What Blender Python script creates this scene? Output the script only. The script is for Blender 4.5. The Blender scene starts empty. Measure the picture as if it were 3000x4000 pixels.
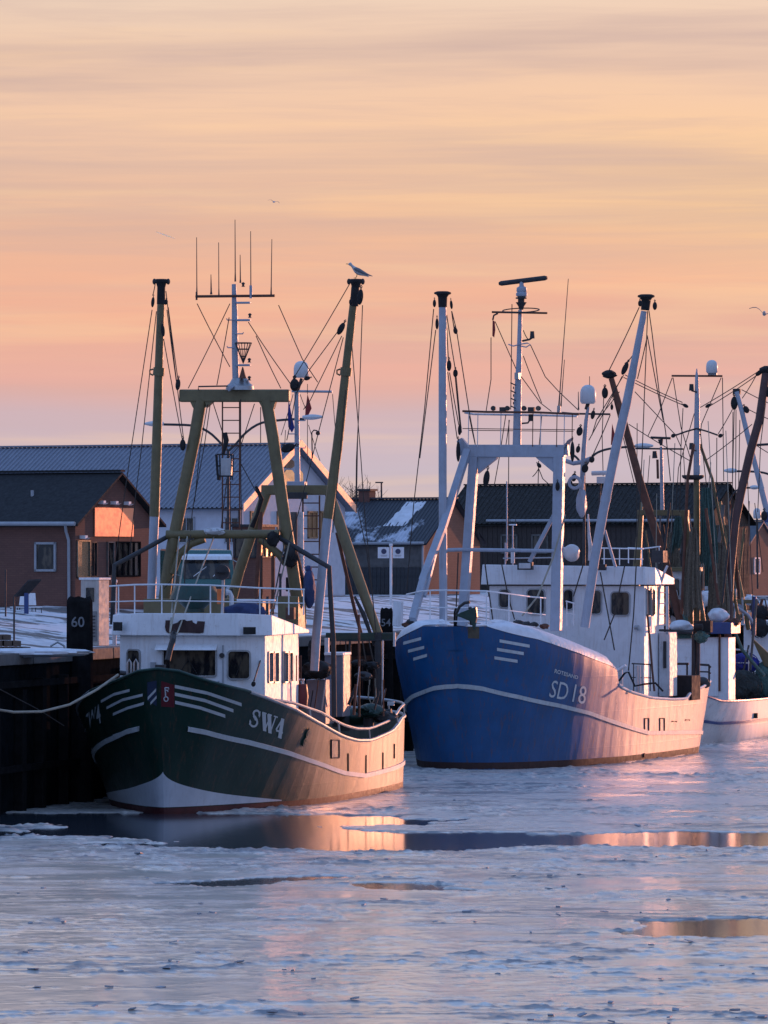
import bpy, math, random
import numpy as np
from mathutils import Vector, Matrix
R = math.radians
scene = bpy.context.scene
col = scene.collection
rnd = random.Random(7)

# ------------------------------------------------------------------ camera
CAM_H = 6.8          # eye height above the water
FPX = 22000.0        # focal length in photograph pixels (long lens)
HORY = 2200.0        # photograph row of the horizon
cam = bpy.data.objects.new('camera', bpy.data.cameras.new('camera'))
col.objects.link(cam)
cam.location = (0, 0, CAM_H)
cam.rotation_euler = (R(90), 0, 0)
cam.data.sensor_fit = 'HORIZONTAL'
cam.data.sensor_width = 36
cam.data.lens = 36 * FPX / 3000
cam.data.shift_y = (HORY - 2000) / 3000
cam.data.clip_start = 1
cam.data.clip_end = 30000
scene.camera = cam

# ------------------------------------------------------------------ sky and sun
SUN_AZ = R(36)       # to the right of the view direction, a little beyond the boats
SUN_EL = R(2.2)
SUN_DIR = Vector((math.sin(SUN_AZ) * math.cos(SUN_EL), math.cos(SUN_AZ) * math.cos(SUN_EL), math.sin(SUN_EL)))
world = bpy.data.worlds.new("World")
scene.world = world
world.use_nodes = True
nt = world.node_tree
nt.nodes.clear()

def N(t, typ, **kw):
    n = t.nodes.new(typ)
    for k, v in kw.items():
        if k == 'op': n.operation = v
        else: setattr(n, k, v)
    return n
def setin(t, n, i, v):
    if isinstance(v, bpy.types.NodeSocket): t.links.new(v, n.inputs[i])
    elif v is not None: n.inputs[i].default_value = v
def MA(t, op, a, b=None, c=None, clamp=False):
    n = N(t, 'ShaderNodeMath', op=op); n.use_clamp = clamp
    setin(t, n, 0, a); setin(t, n, 1, b); setin(t, n, 2, c)
    return n.outputs[0]
def MIX(t, fac, a, b, blend='MIX'):
    n = N(t, 'ShaderNodeMixRGB'); n.blend_type = blend
    setin(t, n, 0, fac)
    setin(t, n, 1, a if not isinstance(a, tuple) else (*a, 1)[:4])
    setin(t, n, 2, b if not isinstance(b, tuple) else (*b, 1)[:4])
    return n.outputs[0]
def RAMP(t, fac, stops, interp='LINEAR'):
    n = N(t, 'ShaderNodeValToRGB'); n.color_ramp.interpolation = interp
    el = n.color_ramp.elements
    while len(el) < len(stops): el.new(0.5)
    for e, (p, c) in zip(el, stops):
        e.position = p; e.color = (*c, 1) if isinstance(c, tuple) else (c, c, c, 1)
    setin(t, n, 0, fac)
    return n.outputs[0]
def MR(t, v, a, b, c=0.0, d=1.0, smooth=False):
    n = N(t, 'ShaderNodeMapRange')
    if smooth: n.interpolation_type = 'SMOOTHSTEP'
    setin(t, n, 0, v)
    for i, x in enumerate((a, b, c, d)): n.inputs[i + 1].default_value = x
    return n.outputs[0]
def NOISE(t, vec, scale, detail=4, rough=0.5, dist=0.0):
    n = N(t, 'ShaderNodeTexNoise')
    if vec is not None: t.links.new(vec, n.inputs['Vector'])
    n.inputs['Scale'].default_value = scale; n.inputs['Detail'].default_value = detail
    n.inputs['Roughness'].default_value = rough; n.inputs['Distortion'].default_value = dist
    return n.outputs[0]
def SCALE(t, vec, s, loc=(0, 0, 0), rot=(0, 0, 0)):
    n = N(t, 'ShaderNodeMapping')
    t.links.new(vec, n.inputs[0])
    n.inputs['Scale'].default_value = s; n.inputs['Location'].default_value = loc; n.inputs['Rotation'].default_value = rot
    return n.outputs[0]
def srgb(r, g, b):
    f = lambda c: (c / 255 / 12.92) if c / 255 <= .04045 else ((c / 255 + .055) / 1.055) ** 2.4
    return (f(r), f(g), f(b))

tc = N(nt, 'ShaderNodeTexCoord').outputs['Generated']
sep = N(nt, 'ShaderNodeSeparateXYZ'); nt.links.new(tc, sep.inputs[0])
X, Y, Z = sep.outputs
elev = MA(nt, 'MULTIPLY', MA(nt, 'ARCSINE', Z), 57.2958)
wob = NOISE(nt, SCALE(nt, tc, (6, 6, 30)), 1.0, 2)
elw = MA(nt, 'ADD', elev, MA(nt, 'MULTIPLY', MA(nt, 'SUBTRACT', wob, 0.5), 1.1))
e10 = MR(nt, elw, 0, 10)
low_warm = RAMP(nt, e10, [
    (0.0, srgb(190, 182, 200)), (0.10, srgb(198, 184, 196)), (0.15, srgb(208, 180, 186)),
    (0.18, srgb(230, 175, 163)), (0.25, srgb(240, 177, 151)), (0.34, srgb(246, 190, 153)),
    (0.41, srgb(246, 200, 166)), (0.50, srgb(238, 200, 173)), (0.58, srgb(236, 208, 186)), (1.0, srgb(228, 210, 196))])
low_cool = RAMP(nt, e10, [(0.0, srgb(132, 168, 222)), (0.3, srgb(156, 182, 230)), (0.6, srgb(154, 186, 238)), (1.0, srgb(150, 186, 244))])
# warm towards the sunrise side, cool behind the camera
side = MA(nt, 'ADD', MA(nt, 'MULTIPLY', X, 0.45), MA(nt, 'MULTIPLY', Y, 0.89))
warmf = MR(nt, side, 0.05, 0.75, 0, 1, True)
low = MIX(nt, warmf, low_cool, low_warm)
# golden glow round the sun's azimuth
sdot = N(nt, 'ShaderNodeVectorMath', op='DOT_PRODUCT'); nt.links.new(tc, sdot.inputs[0]); sdot.inputs[1].default_value = SUN_DIR
gl = MA(nt, 'POWER', MA(nt, 'MAXIMUM', sdot.outputs['Value'], 0.0), 16.0)
band = MR(nt, MA(nt, 'ABSOLUTE', MA(nt, 'SUBTRACT', elev, 3.6)), 0.0, 9.0, 1, 0, True)
glow = MA(nt, 'MULTIPLY', gl, band)
low = MIX(nt, 1.0, low, MIX(nt, glow, (0, 0, 0), (1.0, 0.46, 0.20)), 'ADD')
# local golden patch in the right of the view, about 3.5 degrees up
az = MA(nt, 'MULTIPLY', MA(nt, 'ARCTAN2', X, Y), 57.2958)
ga = MR(nt, az, -2.5, 6.0, 0, 1, True)
ge = MR(nt, MA(nt, 'ABSOLUTE', MA(nt, 'SUBTRACT', elw, 3.75)), 0.0, 1.5, 1, 0, True)
low = MIX(nt, MA(nt, 'MULTIPLY', MA(nt, 'MULTIPLY', ga, ge), 0.8), low, srgb(255, 209, 150))
# streaky thin cloud
st = MR(nt, NOISE(nt, SCALE(nt, tc, (3.2, 3.2, 70), (3.1, 1.7, 0.4), (0, R(1.2), 0)), 1.0, 5, 0.55, 0.3), 0.42, 0.66, 0, 1, True)
low = MIX(nt, MA(nt, 'MULTIPLY', st, MR(nt, elev, 1.5, 4.2, 0.16, 0.62)), low, srgb(198, 170, 164))
st2 = MR(nt, NOISE(nt, SCALE(nt, tc, (7, 7, 120), (9.1, 2.7, 5.4), (0, R(-1.0), 0)), 1.0, 4, 0.6, 0.2), 0.5, 0.72, 0, 1, True)
low = MIX(nt, MA(nt, 'MULTIPLY', st2, 0.36), low, srgb(255, 212, 165))
st3 = MR(nt, NOISE(nt, SCALE(nt, tc, (14, 14, 260), (2.1, 5.7, 1.4), (0, R(.6), 0)), 1.0, 5, 0.62, 0.4), 0.42, 0.68, 0, 1, True)
low = MIX(nt, MA(nt, 'MULTIPLY', st3, MR(nt, elev, 1.0, 4.0, 0.06, 0.26)), low, srgb(200, 172, 168))
up = RAMP(nt, MR(nt, elev, 8, 90), [(0.0, (0.46, 0.46, 0.62)), (0.12, (0.30, 0.43, 0.80)), (0.35, (0.27, 0.45, 0.88)), (1.0, (0.24, 0.42, 0.86))])
sky = MIX(nt, MR(nt, elev, 9, 23, 0, 1, True), low, up)
lp_bg = N(nt, 'ShaderNodeBackground'); nt.links.new(sky, lp_bg.inputs[0]); lp_bg.inputs[1].default_value = 1.0
wo = N(nt, 'ShaderNodeOutputWorld'); nt.links.new(lp_bg.outputs[0], wo.inputs[0])

sun = bpy.data.objects.new('sun', bpy.data.lights.new('sun', 'SUN'))
sun.data.energy = 2.7
sun.data.angle = R(0.6)
sun.data.color = (1.0, 0.39, 0.21)
sun.rotation_euler = SUN_DIR.to_track_quat('Z', 'Y').to_euler()
col.objects.link(sun)
scene.view_settings.view_transform = 'Standard'
scene.view_settings.look = 'None'
scene.view_settings.exposure = 0
scene.view_settings.gamma = 1
scene.view_settings.use_curve_mapping = False

# ------------------------------------------------------------------ materials
def new_mat(name):
    m = bpy.data.materials.new(name); m.use_nodes = True
    t = m.node_tree; t.nodes.clear()
    o = N(t, 'ShaderNodeOutputMaterial'); p = N(t, 'ShaderNodeBsdfPrincipled')
    t.links.new(p.outputs[0], o.inputs[0])
    return m, t, p
def setp(t, p, name, v):
    s = p.inputs[name]
    if isinstance(v, bpy.types.NodeSocket): t.links.new(v, s)
    elif isinstance(v, tuple): s.default_value = (*v, 1)[:4]
    else: s.default_value = v
def bump(t, p, h, strength, dist=0.02):
    b = N(t, 'ShaderNodeBump'); b.inputs['Strength'].default_value = strength; b.inputs['Distance'].default_value = dist
    t.links.new(h, b.inputs['Height']); t.links.new(b.outputs[0], p.inputs['Normal'])
MATS = {}
def paint(name, c, rough=0.45, var=0.25, dirt=0.0, dirtc=(0.12, 0.06, 0.035), scale=3.0, bmp=0.15, metal=0.0, streak=True, coat=0.0):
    if name in MATS: return MATS[name]
    m, t, p = new_mat(name)
    oc = N(t, 'ShaderNodeTexCoord').outputs['Object']
    n1 = NOISE(t, oc, scale, 6, 0.6)
    c1 = MIX(t, MR(t, n1, 0.3, 0.7), tuple(x * (1 - var) for x in c), tuple(min(1, x * (1 + var * 0.6)) for x in c))
    if dirt > 0:
        v = SCALE(t, oc, (5, 5, 0.5)) if streak else oc
        n2 = NOISE(t, v, 2.2, 6, 0.65)
        c1 = MIX(t, MA(t, 'MULTIPLY', MR(t, n2, 0.52, 0.75), dirt), c1, dirtc)
        n3 = NOISE(t, oc, 9, 4, 0.6)
        c1 = MIX(t, MA(t, 'MULTIPLY', MR(t, n3, 0.62, 0.72), dirt * 0.8), c1, dirtc)
    setp(t, p, 'Base Color', c1)
    setp(t, p, 'Roughness', MR(t, NOISE(t, oc, scale * 2.3, 4), 0.3, 0.7, max(0.02, rough - 0.08), min(1, rough + 0.12)))
    setp(t, p, 'Metallic', metal)
    if coat: setp(t, p, 'Coat Weight', coat); setp(t, p, 'Coat Roughness', 0.1)
    if bmp: bump(t, p, NOISE(t, oc, 14, 5, 0.6), bmp)
    MATS[name] = m
    return m
M = {}
M['white'] = paint('white_paint', (0.78, 0.80, 0.83), 0.45, 0.08, 0.34, (0.34, 0.26, 0.20))
M['white_rust'] = paint('weathered_white_paint', (0.62, 0.63, 0.65), 0.5, 0.16, 0.55)
M['ochre'] = paint('ochre_paint', (0.165, 0.135, 0.064), 0.5, 0.22, 0.35, (0.07, 0.045, 0.02))
M['lightblue'] = paint('pale_blue_grey_paint', (0.36, 0.40, 0.47), 0.42, 0.12, 0.25, (0.16, 0.11, 0.09))
M['black'] = paint('black_grease', (0.014, 0.014, 0.016), 0.8, 0.3)
M['dark'] = paint('dark_steel', (0.035, 0.036, 0.04), 0.65, 0.3, 0.3)
M['steel'] = paint('galvanised_steel', (0.38, 0.40, 0.42), 0.38, 0.2, 0.3, metal=0.6)
M['rope'] = paint('wire_rope', (0.045, 0.035, 0.03), 0.7, 0.3, bmp=0)
M['rope_light'] = paint('hemp_rope', (0.34, 0.31, 0.25), 0.8, 0.3, bmp=0)
M['rust'] = paint('rusty_steel', (0.13, 0.05, 0.03), 0.7, 0.4, 0.3)
M['boot'] = paint('red_antifouling', (0.075, 0.013, 0.013), 0.6, 0.3, 0.4, (0.03, 0.02, 0.02))
M['dkgreen'] = paint('bottle_green_paint', (0.010, 0.045, 0.036), 0.4, 0.3, 0.2)
M['radome'] = paint('radome_grey', (0.60, 0.62, 0.64), 0.4, 0.08, 0.15, bmp=0)
M['blue_rim'] = paint('blue_paint', (0.03, 0.07, 0.22), 0.4, 0.2, 0.2)
M['wood'] = paint('weathered_timber', (0.10, 0.065, 0.045), 0.8, 0.4, 0.4, (0.03, 0.025, 0.02))
M['wood_grey'] = paint('grey_timber', (0.13, 0.125, 0.12), 0.8, 0.35, 0.3, (0.05, 0.05, 0.05))
M['wood_dark'] = paint('tarred_timber', (0.017, 0.017, 0.018), 0.75, 0.4, 0.3, (0.01, 0.01, 0.01))
for k_ in ('wood_dark',): MATS['tarred_timber'].node_tree.nodes['Principled BSDF'].inputs['Specular IOR Level'].default_value = 0.0
M['concrete'] = paint('concrete', (0.13, 0.125, 0.12), 0.85, 0.25, 0.3, (0.08, 0.07, 0.06))
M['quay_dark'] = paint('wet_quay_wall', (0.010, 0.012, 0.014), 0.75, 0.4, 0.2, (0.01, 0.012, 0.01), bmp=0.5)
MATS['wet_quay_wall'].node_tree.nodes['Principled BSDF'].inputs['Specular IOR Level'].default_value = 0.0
M['roof_dark'] = paint('dark_roof', (0.014, 0.015, 0.017), 0.85, 0.3, 0.3, (0.035, 0.035, 0.035))
M['zinc'] = paint('zinc_gutter', (0.35, 0.37, 0.40), 0.45, 0.15, 0.1)
M['flag_red'] = paint('faded_red_cloth', (0.25, 0.03, 0.03), 0.8, 0.2, bmp=0)
M['flag_blue'] = paint('blue_cloth', (0.02, 0.03, 0.18), 0.8, 0.2, bmp=0)
M['net_blue'] = paint('blue_netting', (0.03, 0.04, 0.30), 0.8, 0.5, scale=14, bmp=0.8)
M['net_green'] = paint('green_netting', (0.07, 0.14, 0.125), 0.8, 0.5, scale=14, bmp=0.8)
M['tarp'] = paint('blue_canvas', (0.025, 0.045, 0.13), 0.7, 0.3)
M['orange'] = paint('orange_plastic', (0.75, 0.18, 0.04), 0.45, 0.2)
M['panel'] = paint('sun_tinted_board', (0.98, 0.46, 0.27), 0.5, 0.02, bmp=0, metal=0.6)  # orange of the low sun is put into the board's colour
M['mirror_door'] = paint('brushed_door', (0.28, 0.25, 0.20), 0.3, 0.1, metal=0.8, bmp=0.03)
M['gull_white'] = paint('white_feathers', (0.55, 0.55, 0.55), 0.8, 0.1, bmp=0)
M['gull_grey'] = paint('grey_feathers', (0.16, 0.17, 0.19), 0.8, 0.15, bmp=0)
M['bill'] = paint('yellow_bill', (0.5, 0.3, 0.05), 0.6, 0.1, bmp=0)
M['bark'] = paint('bare_twigs', (0.07, 0.045, 0.035), 0.85, 0.3, bmp=0)
M['van_green'] = paint('van_green', (0.015, 0.10, 0.085), 0.25, 0.1, bmp=0, coat=0.5)

def hull_paint(name, c, aftc, u0, u1, dirt, coat=0.0):
    """glossy hull paint that is chalked and salt-worn towards the stern"""
    m, t, p = new_mat(name)
    oc = N(t, 'ShaderNodeTexCoord').outputs['Object']
    sp = N(t, 'ShaderNodeSeparateXYZ'); t.links.new(oc, sp.inputs[0])
    n1 = NOISE(t, oc, 0.9, 5, 0.6)
    base = MIX(t, MR(t, n1, 0.3, 0.7), tuple(x * 0.8 for x in c), tuple(x * 1.2 for x in c))
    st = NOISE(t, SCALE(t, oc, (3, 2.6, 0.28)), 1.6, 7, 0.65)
    aft_sheen = MR(t, MA(t, 'ADD', sp.outputs[1], MA(t, 'MULTIPLY', MA(t, 'SUBTRACT', st, 0.5), 4.5)), u0, u1, 0, 1, True)
    aft_sheen = MA(t, 'MULTIPLY', aft_sheen, MR(t, st, 0.3, 0.6, 0.55, 1.0))
    base = MIX(t, aft_sheen, base, aftc)  # paler aft colour stands in for sky sheen on the after hull
    rs = NOISE(t, SCALE(t, oc, (7, 7, 0.7)), 1.3, 6, 0.7)
    base = MIX(t, MA(t, 'MULTIPLY', MR(t, rs, 0.54, 0.70), dirt), base, (0.12, 0.05, 0.03))
    rs2 = NOISE(t, SCALE(t, oc, (2.2, 2.2, 1.6), (3, 1, 2)), 2.0, 6, 0.7)
    base = MIX(t, MA(t, 'MULTIPLY', MR(t, rs2, 0.58, 0.66), aft_sheen), base, tuple(x * 0.9 for x in c))
    setp(t, p, 'Base Color', base)
    setp(t, p, 'Roughness', MR(t, st, 0.3, 0.7, 0.32, 0.50))
    setp(t, p, 'Coat Weight', MA(t, 'MULTIPLY', aft_sheen, coat)); setp(t, p, 'Coat Roughness', 0.22)
    plates = N(t, 'ShaderNodeTexWave'); plates.inputs['Scale'].default_value = 0.35; plates.bands_direction = 'Y'
    t.links.new(oc, plates.inputs[0]); plates.inputs['Distortion'].default_value = 1.5
    h = MA(t, 'ADD', MA(t, 'MULTIPLY', plates.outputs[1], 0.4), MA(t, 'MULTIPLY', NOISE(t, SCALE(t, oc, (1, 1, 0.6)), 1.8, 4, 0.55), .8))
    # dished plating between the frames and narrow weld seams
    fr1 = MA(t, 'POWER', MA(t, 'ABSOLUTE', MA(t, 'SINE', MA(t, 'MULTIPLY', sp.outputs[1], 4.9))), 0.5)
    sm = MR(t, MA(t, 'ABSOLUTE', MA(t, 'SUBTRACT', MA(t, 'FRACT', MA(t, 'MULTIPLY', sp.outputs[2], 0.83)), 0.5)), 0, 0.02, 1, 0)
    sm2 = MR(t, MA(t, 'ABSOLUTE', MA(t, 'SUBTRACT', MA(t, 'FRACT', MA(t, 'MULTIPLY', sp.outputs[1], 0.31)), 0.5)), 0, 0.006, 1, 0)
    h = MA(t, 'ADD', h, MA(t, 'ADD', MA(t, 'MULTIPLY', fr1, -0.30), MA(t, 'MULTIPLY', MA(t, 'MAXIMUM', sm, sm2), 0.07)))
    bump(t, p, h, 0.30, 0.05)
    return m
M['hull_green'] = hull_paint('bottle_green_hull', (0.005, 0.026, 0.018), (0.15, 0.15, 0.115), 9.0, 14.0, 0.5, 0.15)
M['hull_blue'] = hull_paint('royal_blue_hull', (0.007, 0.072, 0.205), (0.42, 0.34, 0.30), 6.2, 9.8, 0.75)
M['hull_white'] = hull_paint('white_hull', (0.62, 0.62, 0.63), (0.66, 0.58, 0.52), 4, 12, 0.4)
M['hull_black'] = hull_paint('dark_hull', (0.016, 0.024, 0.03), (0.03, 0.035, 0.04), 8, 20, 0.4)

def glass_mat():
    m, t, p = new_mat('dark_window_glass')
    oc = N(t, 'ShaderNodeTexCoord').outputs['Object']
    n = NOISE(t, SCALE(t, oc, (3, 3, 1.2)), 1.5, 3)
    setp(t, p, 'Base Color', MIX(t, MR(t, n, 0.45, 0.6), (0.010, 0.010, 0.013), (0.085, 0.068, 0.05)))
    setp(t, p, 'Roughness', 0.06)
    return m
M['glass'] = glass_mat()

def brick_mat(name, c1, c2, rot=0.0):
    m, t, p = new_mat(name)
    oc = N(t, 'ShaderNodeTexCoord').outputs['Object']
    sp = N(t, 'ShaderNodeSeparateXYZ'); t.links.new(oc, sp.inputs[0])
    cb = N(t, 'ShaderNodeCombineXYZ')
    t.links.new(MA(t, 'ADD', sp.outputs[0], sp.outputs[1]), cb.inputs[0]); t.links.new(sp.outputs[2], cb.inputs[1])
    b = N(t, 'ShaderNodeTexBrick'); t.links.new(cb.outputs[0], b.inputs['Vector'])
    b.inputs['Scale'].default_value = 1; b.inputs['Brick Width'].default_value = 0.25; b.inputs['Row Height'].default_value = 0.08
    b.inputs['Mortar Size'].default_value = 0.008
    b.inputs['Color1'].default_value = (*c1, 1); b.inputs['Color2'].default_value = (*c2, 1); b.inputs['Mortar'].default_value = (*[x * 0.7 for x in c1], 1)
    n = NOISE(t, oc, 0.8, 5)
    setp(t, p, 'Base Color', MIX(t, 0.5, b.outputs[0], MIX(t, n, tuple(x * 0.5 for x in c1), tuple(x * 1.2 for x in c2))))
    setp(t, p, 'Roughness', 0.85)
    bump(t, p, b.outputs[1], -0.3, 0.01)
    return m
M['brick'] = brick_mat('red_brick', (0.135, 0.065, 0.052), (0.19, 0.09, 0.068))
M['brick_orange'] = brick_mat('orange_brick', (0.24, 0.11, 0.07), (0.30, 0.14, 0.09))
M['render'] = paint('white_render', (0.52, 0.54, 0.60), 0.8, 0.1, 0.15, (0.25, 0.22, 0.2))

def snowy(name, base, snow, cover, scale=0.7, rough=0.6, stretch=(1, 1, 1)):
    m, t, p = new_mat(name)
    oc = N(t, 'ShaderNodeTexCoord').outputs['Object']
    v = SCALE(t, oc, stretch)
    n = NOISE(t, v, scale, 8, 0.62)
    f = MR(t, n, cover - 0.03, cover + 0.03, 1, 0, True)
    tint = MIX(t, MR(t, NOISE(t, oc, 2.5, 4), 0.35, 0.65), tuple(x * 0.8 for x in snow), snow)
    setp(t, p, 'Base Color', MIX(t, f, base, tint))
    setp(t, p, 'Roughness', rough)
    bump(t, p, MA(t, 'ADD', MA(t, 'MULTIPLY', f, 0.8), NOISE(t, oc, 5, 5)), 0.5, 0.05)
    return m
M['snow'] = snowy('snow', (0.5, 0.55, 0.62), (0.78, 0.80, 0.84), 0.75)
M['snow_ground'] = snowy('patchy_snow_ground', (0.09, 0.085, 0.08), (0.72, 0.72, 0.74), 0.53, 0.45)
M['roof_snow'] = snowy('roof_with_thin_snow', (0.045, 0.05, 0.06), (0.60, 0.64, 0.72), 0.42, 0.35, 0.55)
M['roof_grey'] = paint('grey_profiled_roof', (0.20, 0.215, 0.26), 0.5, 0.12, 0.25, (0.33, 0.35, 0.4), streak=False)

# ------------------------------------------------------------------ geometry helper
def tag(o, label=None, cat=None, group=None, kind=None):
    if label: o['label'] = label
    if cat: o['category'] = cat
    if group: o['group'] = group
    if kind: o['kind'] = kind
    return o
def V(*a): return Vector(a)
class G:
    def __init__(s): s.v = []; s.f = []
    def add(s, vs, fs):
        b = len(s.v); s.v += [tuple(x) for x in vs]; s.f += [tuple(i + b for i in f) for f in fs]; return s
    def hexa(s, p):     # 8 points: bottom 4 ccw, top 4
        return s.add(p, [(3, 2, 1, 0), (4, 5, 6, 7), (0, 1, 5, 4), (1, 2, 6, 5), (2, 3, 7, 6), (3, 0, 4, 7)])
    def box(s, c, d, rz=0.0, M3=None):
        ps = []
        m = M3 or Matrix.Rotation(rz, 3, 'Z')
        for z in (-.5, .5):
            for x, y in ((-.5, -.5), (.5, -.5), (.5, .5), (-.5, .5)):
                ps.append(Vector(c) + m @ Vector((x * d[0], y * d[1], z * d[2])))
        return s.hexa(ps)
    def beam(s, a, b, w, h, up=(0, 0, 1)):
        a = Vector(a); b = Vector(b); d = (b - a).normalized(); upv = Vector(up)
        if abs(d.dot(upv)) > .95: upv = Vector((0, 1, 0))
        r = d.cross(upv).normalized(); u = r.cross(d).normalized()
        ps = []
        for e in (a, b):
            ps += [e - r * w / 2 - u * h / 2, e + r * w / 2 - u * h / 2, e + r * w / 2 + u * h / 2, e - r * w / 2 + u * h / 2]
        return s.hexa(ps)
    def tube(s, pts, r, n=8, cap=True, closed=False):
        pts = [Vector(p) for p in pts]; k = len(pts)
        rs = r if isinstance(r, (list, tuple)) else [r] * k
        b = len(s.v); prev = None
        for i, p in enumerate(pts):
            if closed: d = pts[(i + 1) % k] - pts[i - 1]
            else: d = pts[min(i + 1, k - 1)] - pts[max(i - 1, 0)]
            if d.length < 1e-9: d = Vector((0, 0, 1))
            d.normalize()
            if prev is None:
                a = Vector((0, 0, 1)) if abs(d.z) < .9 else Vector((0, 1, 0))
                prev = d.cross(a).normalized()
            else:
                prev = (prev - d * prev.dot(d))
                if prev.length < 1e-6: prev = d.cross(Vector((0, 0, 1)))
                prev.normalize()
            q = d.cross(prev)
            for j in range(n):
                a = 2 * math.pi * j / n
                s.v.append(tuple(p + (prev * math.cos(a) + q * math.sin(a)) * rs[i]))
        for i in range(k if closed else k - 1):
            i2 = (i + 1) % k
            for j in range(n):
                s.f.append((b + i * n + j, b + i * n + (j + 1) % n, b + i2 * n + (j + 1) % n, b + i2 * n + j))
        if cap and not closed:
            s.f.append(tuple(b + j for j in reversed(range(n)))); s.f.append(tuple(b + (k - 1) * n + j for j in range(n)))
        return s
    def ell(s, c, r, nu=12, nv=8, jit=0.0, M3=None):
        c = Vector(c); r = (r, r, r) if not isinstance(r, (tuple, list)) else r
        b = len(s.v)
        m = M3 or Matrix.Identity(3)
        for i in range(nv + 1):
            th = math.pi * i / nv
            for j in range(nu):
                ph = 2 * math.pi * j / nu
                k = 1 + (rnd.uniform(-jit, jit) if jit and 0 < i < nv else 0)
                s.v.append(tuple(c + m @ Vector((r[0] * math.sin(th) * math.cos(ph) * k, r[1] * math.sin(th) * math.sin(ph) * k, r[2] * math.cos(th) * k))))
        for i in range(nv):
            for j in range(nu):
                s.f.append((b + i * nu + j, b + (i + 1) * nu + j, b + (i + 1) * nu + (j + 1) % nu, b + i * nu + (j + 1) % nu))
        return s
    def lathe(s, c, prof, n=14, axis=(0, 0, 1)):
        ax = Vector(axis).normalized(); c = Vector(c)
        return s.tube([c + ax * h for r, h in prof], [max(r, .0005) for r, h in prof], n)
    def prism(s, poly, off):
        off = Vector(off); n = len(poly); p = [Vector(q) for q in poly]
        return s.add(p + [q + off for q in p], [tuple(reversed(range(n))), tuple(range(n, 2 * n))] + [(i, (i + 1) % n, n + (i + 1) % n, n + i) for i in range(n)])
    def loft(s, A, B):
        n = len(A)
        return s.add(list(A) + list(B), [tuple(reversed(range(n))), tuple(range(n, 2 * n))] + [(i, (i + 1) % n, n + (i + 1) % n, n + i) for i in range(n)])
    def grid(s, rows):
        b = len(s.v); nc = len(rows[0])
        for r in rows: s.v += [tuple(p) for p in r]
        for i in range(len(rows) - 1):
            for j in range(nc - 1):
                s.f.append((b + i * nc + j, b + i * nc + j + 1, b + (i + 1) * nc + j + 1, b + (i + 1) * nc + j))
        return s
    def obj(s, name, mat, parent=None, smooth=False, bevel=0.0):
        me = bpy.data.meshes.new(name)
        me.from_pydata(s.v, [], s.f)
        if smooth:
            me.polygons.foreach_set('use_smooth', [True] * len(me.polygons))
            try: me.set_sharp_from_angle(angle=R(38))
            except Exception: pass
        me.materials.append(mat if not isinstance(mat, str) else M[mat])
        me.update()
        o = bpy.data.objects.new(name, me); col.objects.link(o)
        if parent: o.parent = parent
        if bevel:
            b = o.modifiers.new('bevel', 'BEVEL'); b.width = bevel; b.segments = 2; b.limit_method = 'ANGLE'
        return o
def empty(name, loc, rz=0.0, label=None, cat=None, group=None):
    o = bpy.data.objects.new(name, None); col.objects.link(o)
    o.location = loc; o.rotation_euler = (0, 0, rz); o.empty_display_size = .3
    return tag(o, label, cat, group)

def wpt(px, py, Y):
    return Vector(((px - 1500) / FPX * Y, Y, CAM_H - (py - HORY) / FPX * Y))

class Frame:
    """a local frame: x to the right (port), y away (aft), z up"""
    def __init__(s, root, O, th):
        s.root = root; s.O = Vector(O); s.th = th; s.c = math.cos(th); s.s = math.sin(th)
    def P(s, px, py, u):
        k = (px - 1500) / FPX
        v = (k * (s.O.y + u * s.c) - s.O.x - u * s.s) / (s.c + k * s.s)
        Yw = s.O.y + u * s.c - v * s.s
        return Vector((v, u, CAM_H - (py - HORY) / FPX * Yw - s.O.z))
    def Pv(s, px, py, v):        # known lateral offset, solve distance
        k = (px - 1500) / FPX
        u = (k * (s.O.y - v * s.s) - s.O.x - v * s.c) / (s.s - k * s.c)
        Yw = s.O.y + u * s.c - v * s.s
        return Vector((v, u, CAM_H - (py - HORY) / FPX * Yw - s.O.z))
    def world(s, p):
        return Vector((s.O.x + p[1] * s.s + p[0] * s.c, s.O.y + p[1] * s.c - p[0] * s.s, s.O.z + p[2]))
    def proj(s, v, u, z):
        Xw = s.O.x + u * s.s + v * s.c; Yw = s.O.y + u * s.c - v * s.s
        return 1500 + FPX * Xw / Yw, HORY + FPX * (CAM_H - s.O.z - z) / Yw

def text_mesh(txt, bold=0.0):
    c = bpy.data.curves.new('lettering', 'FONT'); c.body = txt; c.align_x = 'LEFT'; c.resolution_u = 3; c.offset = bold
    o = bpy.data.objects.new('lettering', c); col.objects.link(o)
    bpy.context.view_layer.update()
    me = bpy.data.meshes.new_from_object(o)
    vs = np.array([v.co[:] for v in me.vertices]); fs = [tuple(p.vertices) for p in me.polygons]
    bpy.data.objects.remove(o); bpy.data.meshes.remove(me); bpy.data.curves.remove(c)
    mn = vs.min(0); mx = vs.max(0)
    uv = (vs[:, :2] - mn[:2]) / (mx[:2] - mn[:2])
    return uv, fs

def catmull(pts, n):
    pts = np.array(pts, float); k = len(pts); out = []
    for t in np.linspace(0, k - 1, n):
        i = min(int(t), k - 2); f = t - i
        p0 = pts[max(i - 1, 0)]; p1 = pts[i]; p2 = pts[i + 1]; p3 = pts[min(i + 2, k - 1)]
        out.append(.5 * ((2 * p1) + (-p0 + p2) * f + (2 * p0 - 5 * p1 + 4 * p2 - p3) * f * f + (-p0 + 3 * p1 - 3 * p2 + p3) * f ** 3))
    return np.array(out)

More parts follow.
